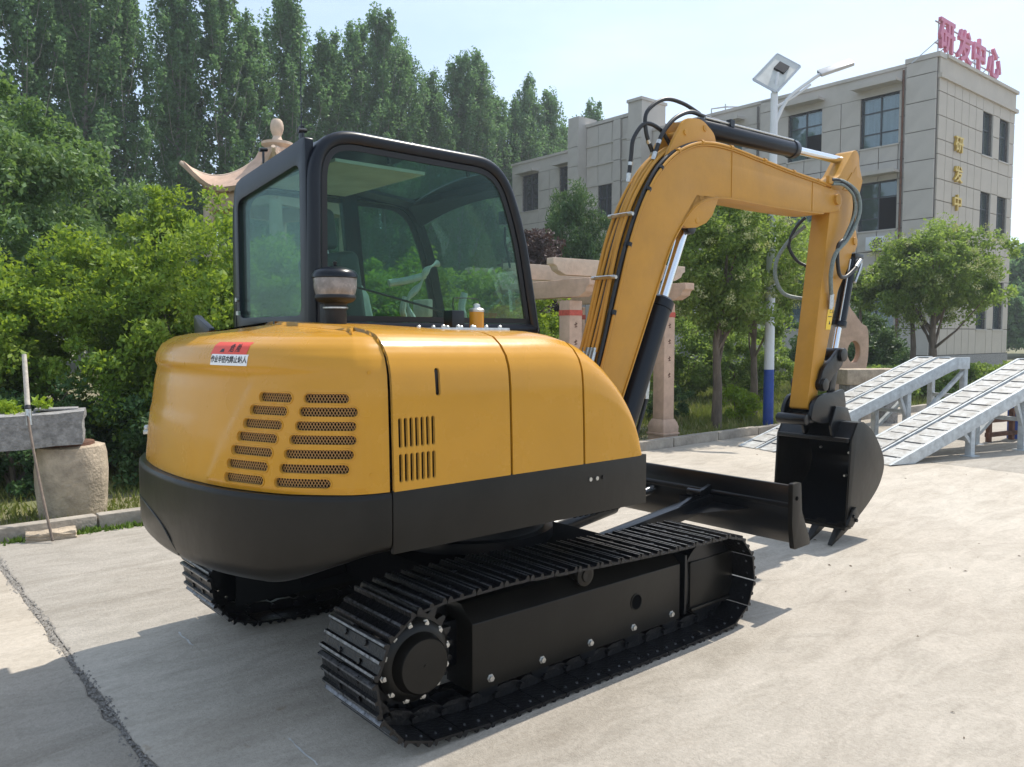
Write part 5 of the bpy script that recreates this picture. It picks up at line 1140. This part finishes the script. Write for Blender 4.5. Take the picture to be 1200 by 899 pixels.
def stone_beam(a, b_, w, h, m, nm='beam'):
    a = Vector(a); b_ = Vector(b_); ln = (b_-a).length; k_ = ln/2
    pr_ = [(-k_, h/2), (k_, h/2), (k_, h*.12), (k_-.05, h*.02), (k_-.08, -h*.25), (k_-.16, -h*.42), (k_-.2, -h/2), (-k_+.2, -h/2), (-k_+.16, -h*.42), (-k_+.08, -h*.25), (-k_+.05, h*.02), (-k_, h*.12)]
    mb = MB(); mb.prism(pr_, -w/2, w/2); o = build(nm, mb, m, PG, bevel=.01); o.location = (a+b_)/2; d = b_-a; o.rotation_euler = (0, 0, math.atan2(d.y, d.x)); return o
for p, q in ((A_, C_), (B_, D_)): stone_beam(p-dV*.46+ZV*2.085, q+dV*.46+ZV*2.085, .18, .225, 'pink')
for f_ in (0, .5, 1): stone_beam(A_.lerp(C_, f_)-dU*.34+ZV*2.355, B_.lerp(D_, f_)+dU*.34+ZV*2.355, .14, .21, 'pinkl', 'cross_beam')
# pavilion
PV = thing('stone_pavilion', 'carved stone pavilion with upswept eaves and ball finial behind the hedge', 'pavilion', (-3.60, 12.5, 0), math.radians(14))
NP = 4; Rr = 1.22; zt, ze = 4.28, 3.58
def roof_pt(a, t):       # a angle, t 0 (top) .. 1 (eave)
    k_ = (a/(2*PI/NP)) % 1; c_ = abs(k_-.5)*2; pol = math.cos(PI/NP)/math.cos((k_-.5)*2*PI/NP)
    r = (.20+(Rr-.20)*t)*(pol if t > 0 else 1); corner = c_**4
    r += .18*corner*t**3; z = zt-(zt-ze)*(t**.62)+.46*corner*t**4
    return Vector((r*math.cos(a), r*math.sin(a), z))
na = 72; nt_ = 14
rows = [[roof_pt(2*PI*i/na, j/nt_) for j in range(nt_+1)] for i in range(na+1)]
mb = grid_solid([list(r) for r in rows], .07); build('roof', mb, 'pink', PV)
for i in range(NP):
    mb = MB(); mb.tube([roof_pt(2*PI*i/NP+.0001, t_)+Vector((0, 0, .03)) for t_ in np.linspace(0, 1, 12)], [.05]*10+[.045, .03], 8); build('ridge', mb, 'pinkl', PV)
for i in range(NP*9):
    if i % 9: 
        a = 2*PI*i/(NP*9); mb = MB(); mb.tube([roof_pt(a, t_)+Vector((0, 0, .008)) for t_ in np.linspace(.12, 1, 8)], .022, 6); build('tile_rib', mb, 'pink', PV)
mb = MB(); mb.lathe([(0, 4.2), (.19, 4.22), (.17, 4.34), (.235, 4.39), (.235, 4.43), (.12, 4.44), (.085, 4.47), (.07, 4.50), (.06, 4.53), (.08, 4.57), (.10, 4.64), (.098, 4.70), (.08, 4.76), (.055, 4.785), (0, 4.79)], (0, 0, 0), 24); build('finial', mb, 'pinkl', PV)
mb = MB()
for i in range(NP):
    a0 = 2*PI*i/NP; a1 = 2*PI*(i+1)/NP; mb.beam((1.0*math.cos(a0), 1.0*math.sin(a0), 3.46), (1.0*math.cos(a1), 1.0*math.sin(a1), 3.46), .12, .22)
build('eave_beam', mb, 'pink', PV)
for i in range(NP):
    a0 = 2*PI*i/NP; mb = MB(); mb.cyl((1.0*math.cos(a0), 1.0*math.sin(a0), 0), (1.0*math.cos(a0), 1.0*math.sin(a0), 3.40), .10, .09, 14); build('column', mb, 'pinkl', PV)

# scholar's rock and slab
t = thing('garden_rock', 'pink standing garden rock with a hole, behind the arm', 'rock', (6.75, 16.2, 0), -.1)
o_ = cr([(-.38, 0, 0), (-.42, .6, 0), (-.36, 1.15, 0), (-.28, 1.7, 0), (-.05, 2.05, 0), (.05, 1.98, 0), (.24, 1.72, 0), (.36, 1.6, 0), (.38, 1.1, 0), (.32, .5, 0), (.38, 0, 0)], 4); c_ = (.10, 1.15)
o_ = [(p.x, p.y) for p in o_]; i_ = [(c_[0]+(p[0]-c_[0])*.001+.12*math.cos(math.atan2(p[1]-c_[1], p[0]-c_[0])), c_[1]+.22*math.sin(math.atan2(p[1]-c_[1], p[0]-c_[0]))) for p in o_]
mb = MB(); mb.ring(o_, i_, -.16, .16); build('rock', mb, 'pink', t, bevel=.05)
t = thing('stone_slab', 'pale stone slab bench in front of the garden rock', 'stone bench', (6.15, 13.6, .0), math.radians(12)); mb = MB(); mb.box(-.65, .42, -.2, .2, .66, .92)
build('slab', mb, 'millstone', t, bevel=.03)
for x in (-.45, .25): mb = MB(); mb.box(x-.12, x+.12, -.15, .15, -.05, .66); build('support', mb, 'stone', t, bevel=.02)

# ================================================================ SOLAR LAMP POST
LP = thing('solar_street_lamp', 'white and blue solar street lamp beside the privet tree', 'street lamp', (4.12, 12.85, 0))
mb = MB(); mb.cyl((0, 0, 0), (0, 0, .94), .082, .080, 20); build('blue_base', mb, 'blue', LP)
mb = MB(); mb.cyl((0, 0, .94), (0, 0, 5.28), .0785, .055, 20); build('pole', mb, 'post', LP)
mb = MB(); mb.box(-.16, .16, -.16, .16, -.02, .02); build('foot_plate', mb, 'blue', LP)
# tilted panel seen from behind/below
ex = Vector((.30, -.12, -.215)); ey = Vector((.44, .27, .47)); ex.normalize(); ey = (ey-ex*ey.dot(ex)).normalized(); ez = ex.cross(ey)
R_ = Matrix((ex, ey, ez)).transposed().to_4x4(); R_.translation = Vector((.07, .12, 5.63))
mb = MB(); mb.box(-.20, .20, -.35, .35, -.012, .012, R_); build('solar_panel', mb, 'panelb', LP)
mb = MB()
for a_, b_ in (((-.21, -.36), (.21, -.36)), ((.21, -.36), (.21, .36)), ((.21, .36), (-.21, .36)), ((-.21, .36), (-.21, -.36))): mb.beam(R_ @ Vector((*a_, 0)), R_ @ Vector((*b_, 0)), .03, .035)
build('panel_frame', mb, 'alu', LP)
for sg_ in (1, -1):
    mb = MB(); mb.box(-.08, .10, .02, .2, sg_*.014, sg_*.05, R_)
    if sg_ > 0: jb = build('junction_box', mb, 'black', LP)
    else: build('junction_box', mb, 'black', LP)
mb = MB(); mb.cyl((0, 0, 5.25), (.05, -.01, 5.6), .03, .02, 10); mb.beam((0, 0, 5.2), R_ @ Vector((0, -.2, 0)), .03, .03); build('panel_bracket', mb, 'post', LP)
mb = MB(); mb.tube(cr([(0, 0, 4.75), (.20, -.02, 5.18), (.55, -.05, 5.46), (.72, -.07, 5.57)], 5), .028, 10); build('lamp_arm', mb, 'post', LP)
mb = MB(); mb.tube([(0, 0, 5.05), (.3, -.03, 5.22), (.55, -.05, 5.40)], .018, 8); build('arm_brace', mb, 'post', LP)
R2 = Matrix.Translation((.93, -.08, 5.645)) @ Euler((math.radians(38), math.radians(-18), math.radians(-5))).to_matrix().to_4x4()
mb = MB(); mb.box(-.27, .25, -.09, .09, -.025, .03, R2); hd_ = build('lamp_head', mb, 'alu', LP, bevel=.012)
mb = MB(); mb.box(-.02, .23, -.075, .075, -.030, -.0255, R2); build('led_lens', mb, 'panelb', hd_)

# ================================================================ LOADING RAMPS
def ramp(loc, w, label):
    T = thing('loading_ramp', label, 'ramp', loc, math.radians(90-62), 'white steel loading ramps')   # local x up the ramp, y left
    Ls, H = 3.65, 1.14; a = math.atan2(H, Ls); fl = .34
    for y0 in (-w, -w*.5+.02):       # two deck strips
        y1 = y0+w*.5-.02
        for i in range(17):
            x0 = .02+i*(Ls-.02)/17; x1 = x0+(Ls-.02)/17-.012
            mb = MB(); m0_ = .006 if i % 2 else 0
            mb.add([(x, y, x*H/Ls+dz+m0_) for x in (x0, x1) for y in (y0+.03, y1-.03) for dz in (-.008, .006)], [(0, 1, 3, 2), (4, 6, 7, 5), (0, 4, 5, 1), (2, 3, 7, 6), (0, 2, 6, 4), (1, 5, 7, 3)]); build('deck_plate', mb, 'ramp_deck', T)
            mb = MB(); yc0, yc1 = (y0+.06, y1-.09) if i % 2 else (y0+.09, y1-.05); zz_ = x1*H/Ls+.010
            mb.beam((x1, yc0, zz_), (x1, yc1, zz_), .012, .012); build('grip_bar', mb, 'bar', T)
        mb = MB(); mb.box(Ls, Ls+fl, y0+.03, y1-.03, H-.008, H+.006); build('top_plate', mb, 'ramp_deck', T)
    d = .175
    for y in (-w, -w*.5-.012, -.035):
        mb = MB(); mb.prism([(0, .015), (Ls, H+.02), (Ls+fl, H+.02), (Ls+fl, H+.02-d), (Ls+.02, H+.02-d), (.42, 0)], y, y+.035 if y != -w*.5-.012 else y+.024); build('side_beam', mb, 'white_steel', T, bevel=.004)
    for x in (1.55, 2.65, Ls+fl-.05):
        zt_ = min(x, Ls)*H/Ls-.10
        for y in (-w+.06, -.06):
            mb = MB(); mb.beam((x, y, 0), (x, y, zt_), .08, .08, (1, 0, 0)); mb.box(x-.08, x+.08, y-.08, y+.08, 0, .012); build('leg', mb, 'white_steel', T, bevel=.004)
            if x < 3.8: mb = MB(); mb.beam((x-.02, y, zt_*.45), (x-.20, y, zt_-.04), .05, .05); build('knee_brace', mb, 'white_steel', T, bevel=.003)
        mb = MB(); mb.beam((x, -w+.06, zt_*.55), (x, -.06, zt_*.55), .05, .05); build('cross_member', mb, 'white_steel', T, bevel=.003)
    for y in (-w+.06, -.06):
        mb = MB(); mb.beam((2.72, y, .15), (Ls+fl-.08, y, H-.20), .05, .05); build('diagonal', mb, 'white_steel', T, bevel=.003)
    return T
# tip-left corners in world
ramp((3.96, 9.70, 0), .74, 'nearer white steel loading ramp with rusty grip bars, running out of the right edge')
ramp((3.03, 10.69, 0), .64, 'farther white steel loading ramp, its foot just behind the bucket')
T = thing('rusty_frame', 'rusty steel frame with a blue part at the right edge behind the near ramp', 'steel frame', (7.05, 11.35, 0), .5)
mb = MB(); mb.beam((-.5, 0, .30), (.7, 0, .30), .06, .06); mb.beam((-.5, 0, .10), (.7, 0, .10), .06, .06); build('rail', mb, 'rust', T, bevel=.005)
for x in (-.45, .1, .6): mb = MB(); mb.beam((x, 0, 0), (x, 0, .45), .06, .06, (1, 0, 0)); build('post', mb, 'rust', T, bevel=.005)
mb = MB(); mb.cyl((.25, .05, .0), (.25, .05, .75), .09, .09, 14); build('blue_drum', mb, 'blue', T, bevel=.01)

# ================================================================ BUILDING (local x: right wall run, y: front run to the left/away)
BA = math.radians(39.8)
BL_ = thing('office_building', 'three storey building clad in grey stone panels with a red rooftop sign', 'building', (490/940*32, 32, 0), BA)
# local frame: +x = G (along right wall), +y = F (front wall runs away to the left); front wall normal is -x
def part(name, mb, m, bevel=0, parent=None): return build(name, mb, m, parent or BL_, bevel)
mb = MB(); mb.box(.05, 7.95, .05, 25.9, .0, 12.2); part('core', mb, 'wallb')
mb = MB(); mb.box(.3, 7.9, 15.5, 20.1, 12.2, 13.2); part('roof_core', mb, 'wallb')
mesh_cache = {}
def panel(face, s0, s1, z0, z1, m, proud=0.0, parent=None):
    g = .016; w = round(s1-s0-2*g, 3); h = round(z1-z0-2*g, 3)
    if w < .08 or h < .08: return
    key = (face, w, h, m)
    if key not in mesh_cache:
        mb = MB()
        if face == 'f': mb.box(-.03, .03, -w/2, w/2, -h/2, h/2)
        else: mb.box(-w/2, w/2, -.03, .03, -h/2, h/2)
        mesh_cache[key] = mb.mesh('cladding_panel', M[m])
    loc = (-proud, (s0+s1)/2, (z0+z1)/2) if face == 'f' else ((s0+s1)/2, -proud, (z0+z1)/2)
    link('cladding_panel', mesh_cache[key], parent or BL_, loc)
def window(face, s0, s1, z0, z1, mull=(), trans=(), dep=.16, cur=True, dark=False):
    Wn = link('window', None, BL_, (0, 0, 0))
    def bx(mb, a, b_, c, d, p0, p1):
        if face == 'f': mb.box(p0, p1, a, b_, c, d)
        else: mb.box(a, b_, p0, p1, c, d)
    mb = MB(); bx(mb, s0, s1, z0, z1, dep+.02, dep+.03); build('pane', mb, 'wglass2' if not dark else 'wglassd', Wn)
    if cur and not dark: mb = MB(); bx(mb, s0+.05, s1-.05, z0, z1-.08, dep+.12, dep+.16); build('curtain', mb, 'curtain', Wn)
    mb = MB(); t_ = .045
    for a, b_, c, d in ((s0, s0+t_, z0, z1), (s1-t_, s1, z0, z1), (s0+t_, s1-t_, z0, z0+t_), (s0+t_, s1-t_, z1-t_, z1)): bx(mb, a, b_, c, d, dep-.03, dep+.018)
    for s_ in mull: bx(mb, s_-.025, s_+.025, z0+t_, z1-t_, dep-.028, dep+.017)
    for z_ in trans: bx(mb, s0+t_, s1-t_, z_-.022, z_+.022, dep-.026, dep+.016)
    build('frame', mb, 'frame', Wn)
    # reveal
    mb = MB(); bx(mb, s0-.02, s0, z0, z1, -.03, dep+.03); bx(mb, s1, s1+.02, z0, z1, -.03, dep+.03); bx(mb, s0-.02, s1+.02, z1, z1+.02, -.03, dep+.03); build('reveal', mb, 'clad', Wn)
    mb = MB(); bx(mb, s0-.04, s1+.04, z0-.06, z0, -.07, dep+.03); build('sill', mb, 'clad', Wn)
M['wglass2'] = glass_mat('window_glass_clear', (.62, .70, .74), 2.4, .02, .06); M['wglassd'] = mat('window_glass_dark', (.015, .02, .025), .05, spec=1.0)
def canopy(s0, s1, z):
    mb = MB(); mb.box(-.62, -.032, s0, s1, z, z+.10); mb.box(-.66, -.62, s0-.02, s1+.02, z-.03, z+.14); part('canopy', mb, 'clad')
# core must be opened behind windows: use recessed core
bpy.data.objects.remove([o for o in kids(BL_) if o.name.startswith('core')][0])
mb = MB(); mb.box(.5, 7.5, .5, 25.6, 0, 12.15); part('core', mb, 'wallb')
Zr = [.65, 1.75, 2.9, 4.05, 4.95, 5.83, 6.83, 7.84, 8.6, 9.27, 10.3, 11.36]
wins_f = []
def facade(face, cols, rows, wins, m, proud=0.0):
    for s0, s1 in zip(cols[:-1], cols[1:]):
        for z0, z1 in zip(rows[:-1], rows[1:]):
            c = ((s0+s1)/2, (z0+z1)/2)
            if any(w[0] < c[0] < w[1] and w[2] < c[1] < w[3] for w in wins): continue
            panel(face, s0, s1, z0, z1, m, proud)
            # joint backing
    
def backing(face, s0, s1, z0, z1, wins, d=.035, m='wallb'):
    """wall sheet behind the panels with openings: built as strips"""
    ss_ = sorted({s0, s1, *[w[0] for w in wins], *[w[1] for w in wins]}); zz_ = sorted({z0, z1, *[w[2] for w in wins], *[w[3] for w in wins]})
    mb = MB()
    for a, b_ in zip(ss_[:-1], ss_[1:]):
        for c, e in zip(zz_[:-1], zz_[1:]):
            q = ((a+b_)/2, (c+e)/2)
            if any(w[0] < q[0] < w[1] and w[2] < q[1] < w[3] for w in wins): continue
            if face == 'f': mb.box(d, d+.14, a, b_, c, e)
            else: mb.box(a, b_, d, d+.14, c, e)
    part('wall', mb, m)
# front main section: s 1.22 .. 13.8 , repeating bays
bays = [(1.5, 3.13), (4.85, 6.5), (8.9, 10.5), (11.6, 13.2)]
wf = [(a, b_, z0, z1) for a, b_ in bays for z0, z1 in ((9.27, 11.36), (5.83, 7.84), (1.75, 4.05))]
cols = [1.22, 1.5, 2.3, 3.13, 3.98, 4.85, 5.67, 6.5, 7.3, 8.0, 8.9, 9.7, 10.5, 11.6, 12.4, 13.2, 14.4]
facade('f', cols, Zr, wf, 'clad'); backing('f', .0, 26, 0, 12.3, wf+[(17.34, 18.41, 7.5, 9.96), (20.3, 21.6, 9.2, 11.44), (23.5, 25.05, 9.2, 11.44), (17.34, 18.41, 2.2, 5.0), (20.3, 21.6, 5.3, 7.5), (23.5, 25.05, 5.3, 7.5)])
for k_, (a, b_) in enumerate(bays):
    window('f', a, b_, 9.27, 11.36, ((a+b_)/2,), (10.72, 9.85), cur=True); window('f', a, b_, 5.83, 7.84, ((a+b_)/2,), (7.2, 6.35), cur=(k_ != 0)); window('f', a, b_, 1.75, 4.05, ((a+b_)/2,), (3.4,), cur=True)
    canopy(a-.12, b_+.15, 11.66); canopy(a-.12, b_+.15, 8.06)
# open sash (dark) in two windows
for a, b_, z0, z1 in ((4.90, 5.62, 9.32, 10.3), (1.56, 2.28, 5.88, 7.15)):
    mb = MB(); mb.box(.125, .165, a, b_, z0, z1); part('open_sash', mb, 'dark')
mb = MB(); mb.box(-.033, .5, 1.22, 14.4, 11.36, 12.2); part('parapet', mb, 'clad'); mb = MB(); mb.box(-.10, .55, 1.22, 14.4, 12.2, 12.34); part('coping', mb, 'clad')
# corner pier (wraps)
zc = [.65, 1.75, 2.9, 4.05, 4.95, 6.1, 7.25, 8.4, 9.55, 10.7, 11.75, 12.3]
for z0, z1 in zip(zc[:-1], zc[1:]): panel('f', .03, 1.22, z0, z1, 'clad', .10)
mb = MB(); mb.box(-.068, 1.3, -.0, 1.205, .65, 12.3); mb = MB(); mb.box(-.066, .034, .035, 1.20, .65, 12.3); part('pier', mb, 'wallb')
mb = MB(); mb.box(-.16, .5, -.08, 1.26, 12.3, 12.49); part('coping', mb, 'clad')
mb = MB(); mb.cyl((-.10, 1.33, .1), (-.10, 1.33, 12.1), .045, .045, 10); part('downpipe', mb, 'rust'); mb = MB(); mb.cyl((-.10, 8.02, .1), (-.10, 8.02, 12.1), .045, .045, 10); part('downpipe', mb, 'wallb')
for s_ in (7.5, ): 
    for z0, z1 in zip(zc[:-1], zc[1:]): panel('f', s_-.3, s_+.4, z0, z1, 'clad', .07)
# front wing between: tower, section B, pier, section A
for z0, z1 in zip(zc[:-1], zc[1:]): panel('f', 14.4, 15.41, z0, z1, 'clad', .93)
mb = MB(); mb.box(-.90, 1.0, 14.43, 15.38, 0, 13.7); part('stair_tower', mb, 'clad'); mb = MB(); mb.box(-.98, 1.1, 14.38, 15.43, 13.7, 13.85); part('coping', mb, 'clad')
colsB = [15.41, 16.6, 17.14, 17.34, 18.41, 19.33]; zb = [.65, 1.75, 3.9, 5.0, 6.3, 7.5, 8.7, 9.96, 11.1, 12.2, 13.3]
wb = [(17.34, 18.41, 7.5, 9.96), (17.34, 18.41, 2.2, 5.0)]
facade('f', colsB, zb, wb, 'clad')
for z0, z1 in zip(zb[:-1], zb[1:]): panel('f', 16.6, 17.14, z0, z1, 'clad', .12)
mb = MB(); mb.box(.035, .3, 15.41, 19.33, 12.3, 13.3); part('wall', mb, 'wallb')
mb = MB(); mb.box(-.09, .4, 15.44, 19.33, 13.32, 13.5); part('coping', mb, 'clad')
for z_ in (12.2, 11.1, 9.96): mb = MB(); mb.box(-.09, -.032, 15.44, 16.59, z_-.05, z_+.05); mb.box(-.09, -.032, 17.15, 19.33, z_-.05, z_+.05); part('string_course', mb, 'clad')
window('f', 17.34, 18.41, 7.5, 9.96, (17.87,), (9.2,), dark=True); window('f', 17.34, 18.41, 2.2, 5.0, (17.87,), (4.2,), dark=True)
mb = MB(); mb.box(-.65, .8, 19.35, 20.2, 0, 13.9); part('fin_wall', mb, 'clad')
for z0, z1 in zip(zb[:-1], zb[1:]): panel('f', 19.35, 20.2, z0, z1, 'clad', .68)
colsA = [20.2, 20.3, 21.6, 22.5, 23.5, 25.05, 26.0]; wa = [(20.3, 21.6, 9.2, 11.44), (23.5, 25.05, 9.2, 11.44), (20.3, 21.6, 5.3, 7.5), (23.5, 25.05, 5.3, 7.5)]
facade('f', colsA, [.65, 2.2, 3.8, 5.3, 7.5, 8.4, 9.2, 10.3, 11.44], wa, 'clad')
for w_ in wa: window('f', *w_, ((w_[0]+w_[1])/2,), (w_[3]-.6,), dark=True)
canopy(20.25, 21.7, 11.5); canopy(23.4, 25.15, 11.5)
mb = MB(); mb.box(-.033, .5, 20.2, 26.0, 11.44, 12.2); part('parapet', mb, 'clad'); mb = MB(); mb.box(-.10, .55, 20.2, 26.05, 12.2, 12.34); part('coping', mb, 'clad')
# right wall
wr = [(4.36, 5.5, 9.18, 11.02), (6.23, 7.4, 9.18, 11.02), (4.36, 5.5, 5.8, 7.64), (6.23, 7.4, 5.8, 7.64), (4.36, 5.5, 1.73, 3.85), (6.23, 7.4, 1.73, 3.85)]
colsR = [.0, .72, 1.45, 2.18, 2.9, 3.63, 4.36, 5.5, 6.23, 7.4, 8.0]; zr = [.65, 1.73, 2.9, 3.85, 5.0, 5.8, 6.8, 7.64, 8.6, 9.18, 10.1, 11.02, 11.55]
facade('r', colsR, zr, wr, 'clad_lit'); backing('r', .2, 8.0, 0, 12.3, wr)
for a, b_, c, e in wr: window('r', a, b_, c, e, ((a+b_)/2,), (c+(e-c)*.62,), cur=True)
mb = MB(); mb.box(.0, 8.05, -.035, .4, 11.58, 12.36); part('parapet', mb, 'clad_lit'); mb = MB(); mb.box(-.03, 8.15, -.13, .034, 11.52, 11.68); mb.box(.5, 8.15, -.13, .5, 12.36, 12.49); part('cornice', mb, 'clad_lit')
mb = MB(); mb.box(-.06, 8.1, -.05, .0, .0, .64); mb.box(-.06, -.0, .0, 26, .0, .64); part('plinth', mb, 'stone')
mb = MB(); mb.box(7.97, 8.0, .2, 25.9, 0, 12.3); part('wall', mb, 'clad')
mb = MB(); mb.box(.4, 7.97, .2, 25.9, 12.15, 12.2); part('roof_deck', mb, 'kerb')
# air conditioner
ac = link('air_conditioner', None, BL_, (-.30, 2.15, 5.25)); mb = MB(); mb.box(-.15, .26, -.40, .40, -.28, .28); build('casing', mb, 'post', ac, bevel=.02); mb = MB(); mb.lathe([(.22, -.155), (.22, -.16), (.19, -.162)], (0, -.1, 0), 20, 'x'); build('fan_grille', mb, 'wallb', ac)
# wall characters (gold) on the right wall
def glyph(ch, size, ext, m, parent, loc, rot, bold=.0, name='letter', sx=1.0, sy=1.0):
    me = text_mesh(ch, size, ext, m, bold); xs_ = [v.co.x for v in me.vertices]; ys_ = [v.co.y for v in me.vertices]; cx_ = (min(xs_)+max(xs_))/2; cy_ = (min(ys_)+max(ys_))/2
    for v in me.vertices: v.co.x = (v.co.x-cx_)*sx; v.co.y = (v.co.y-cy_)*sy
    o = link(name, me, parent, loc); o.rotation_euler = rot; return o
for ch, z_ in zip('研发中心', (9.18, 8.0, 6.86, 5.72)):
    glyph(ch, .95, .05, 'gold', BL_, (1.82, -.095, z_), (PI/2, 0, 0), .012, 'wall_letter', .86, .72)
SG = thing('rooftop_sign', 'red characters on a steel scaffold along the roof edge', 'sign', (490/940*32, 32, 0), BA)
for ch, x in zip('研发中心', (.53, 2.2, 3.70, 5.38)):
    glyph(ch, 1.45, .06, 'pinkred', SG, (x, -.02, 13.18), (PI/2, 0, 0), .03, 'letter', .98, .92)
mb = MB(); mb.beam((-.2, .12, 13.66), (6.3, .12, 13.66), .04, .04); build('rail', mb, 'alu', SG); mb = MB(); mb.beam((-.2, .12, 12.85), (6.3, .12, 12.85), .04, .04); build('rail', mb, 'alu', SG)
for x in (.1, 1.0, 2.2, 3.7, 5.2, 6.1):
    mb = MB(); mb.beam((x, .12, 12.3), (x, .12, 13.75), .035, .035, (1, 0, 0)); build('upright', mb, 'alu', SG)
    mb = MB(); mb.beam((x-.5, .9, 12.2), (x, .14, 13.0), .035, .035); build('strut', mb, 'alu', SG)
# roof tank pipes
t = thing('roof_pipes', 'small grey pipe railing on the roof behind the parapet', 'pipe', (0, 0, 0)); t.location = Vector((490/940*32, 32, 0))+Vector((-math.sin(BA), math.cos(BA), 0))*11.0+Vector((math.cos(BA), math.sin(BA), 0))*1.2
mb = MB(); mb.tube([(-.5, 0, 12.2), (-.5, 0, 12.85), (.2, 0, 12.95), (.8, 0, 12.95), (.8, 0, 12.2)], .04, 8); mb.tube([(.2, 0, 12.2), (.2, 0, 13.1)], .03, 8); build('pipe', mb, 'alu', t)
# small gatepost/things right
T = thing('rolled_mat', 'dark rolled material leaning at the building foot on the right', 'roll', (17.6, 34.0, 0)); mb = MB(); mb.cyl((0, 0, 0), (-.9, -.2, 1.6), .05, .05, 8); build('roll', mb, 'rust', T)
# keep the light away from hidden duplicates: finished
for o in bpy.data.objects:
    o.hide_render = False
# ---------------------------------------------------------------- haze
hm = bpy.data.materials.new('summer_haze'); hm.use_nodes = True; hn = hm.node_tree.nodes; hn.clear()
hv = hn.new('ShaderNodeVolumePrincipled'); hv.inputs['Color'].default_value = (.86, .92, 1, 1); hv.inputs['Density'].default_value = .0012; hv.inputs['Anisotropy'].default_value = .3
ho = hn.new('ShaderNodeOutputMaterial'); hm.node_tree.links.new(hv.outputs[0], ho.inputs['Volume'])
mb = MB(); mb.box(-320, 320, -60, 600, -1.3, 30); hz = link('haze', mb.mesh('haze', hm)); tag(hz, kind='stuff', label='thin pale summer haze over the yard', cat='haze')
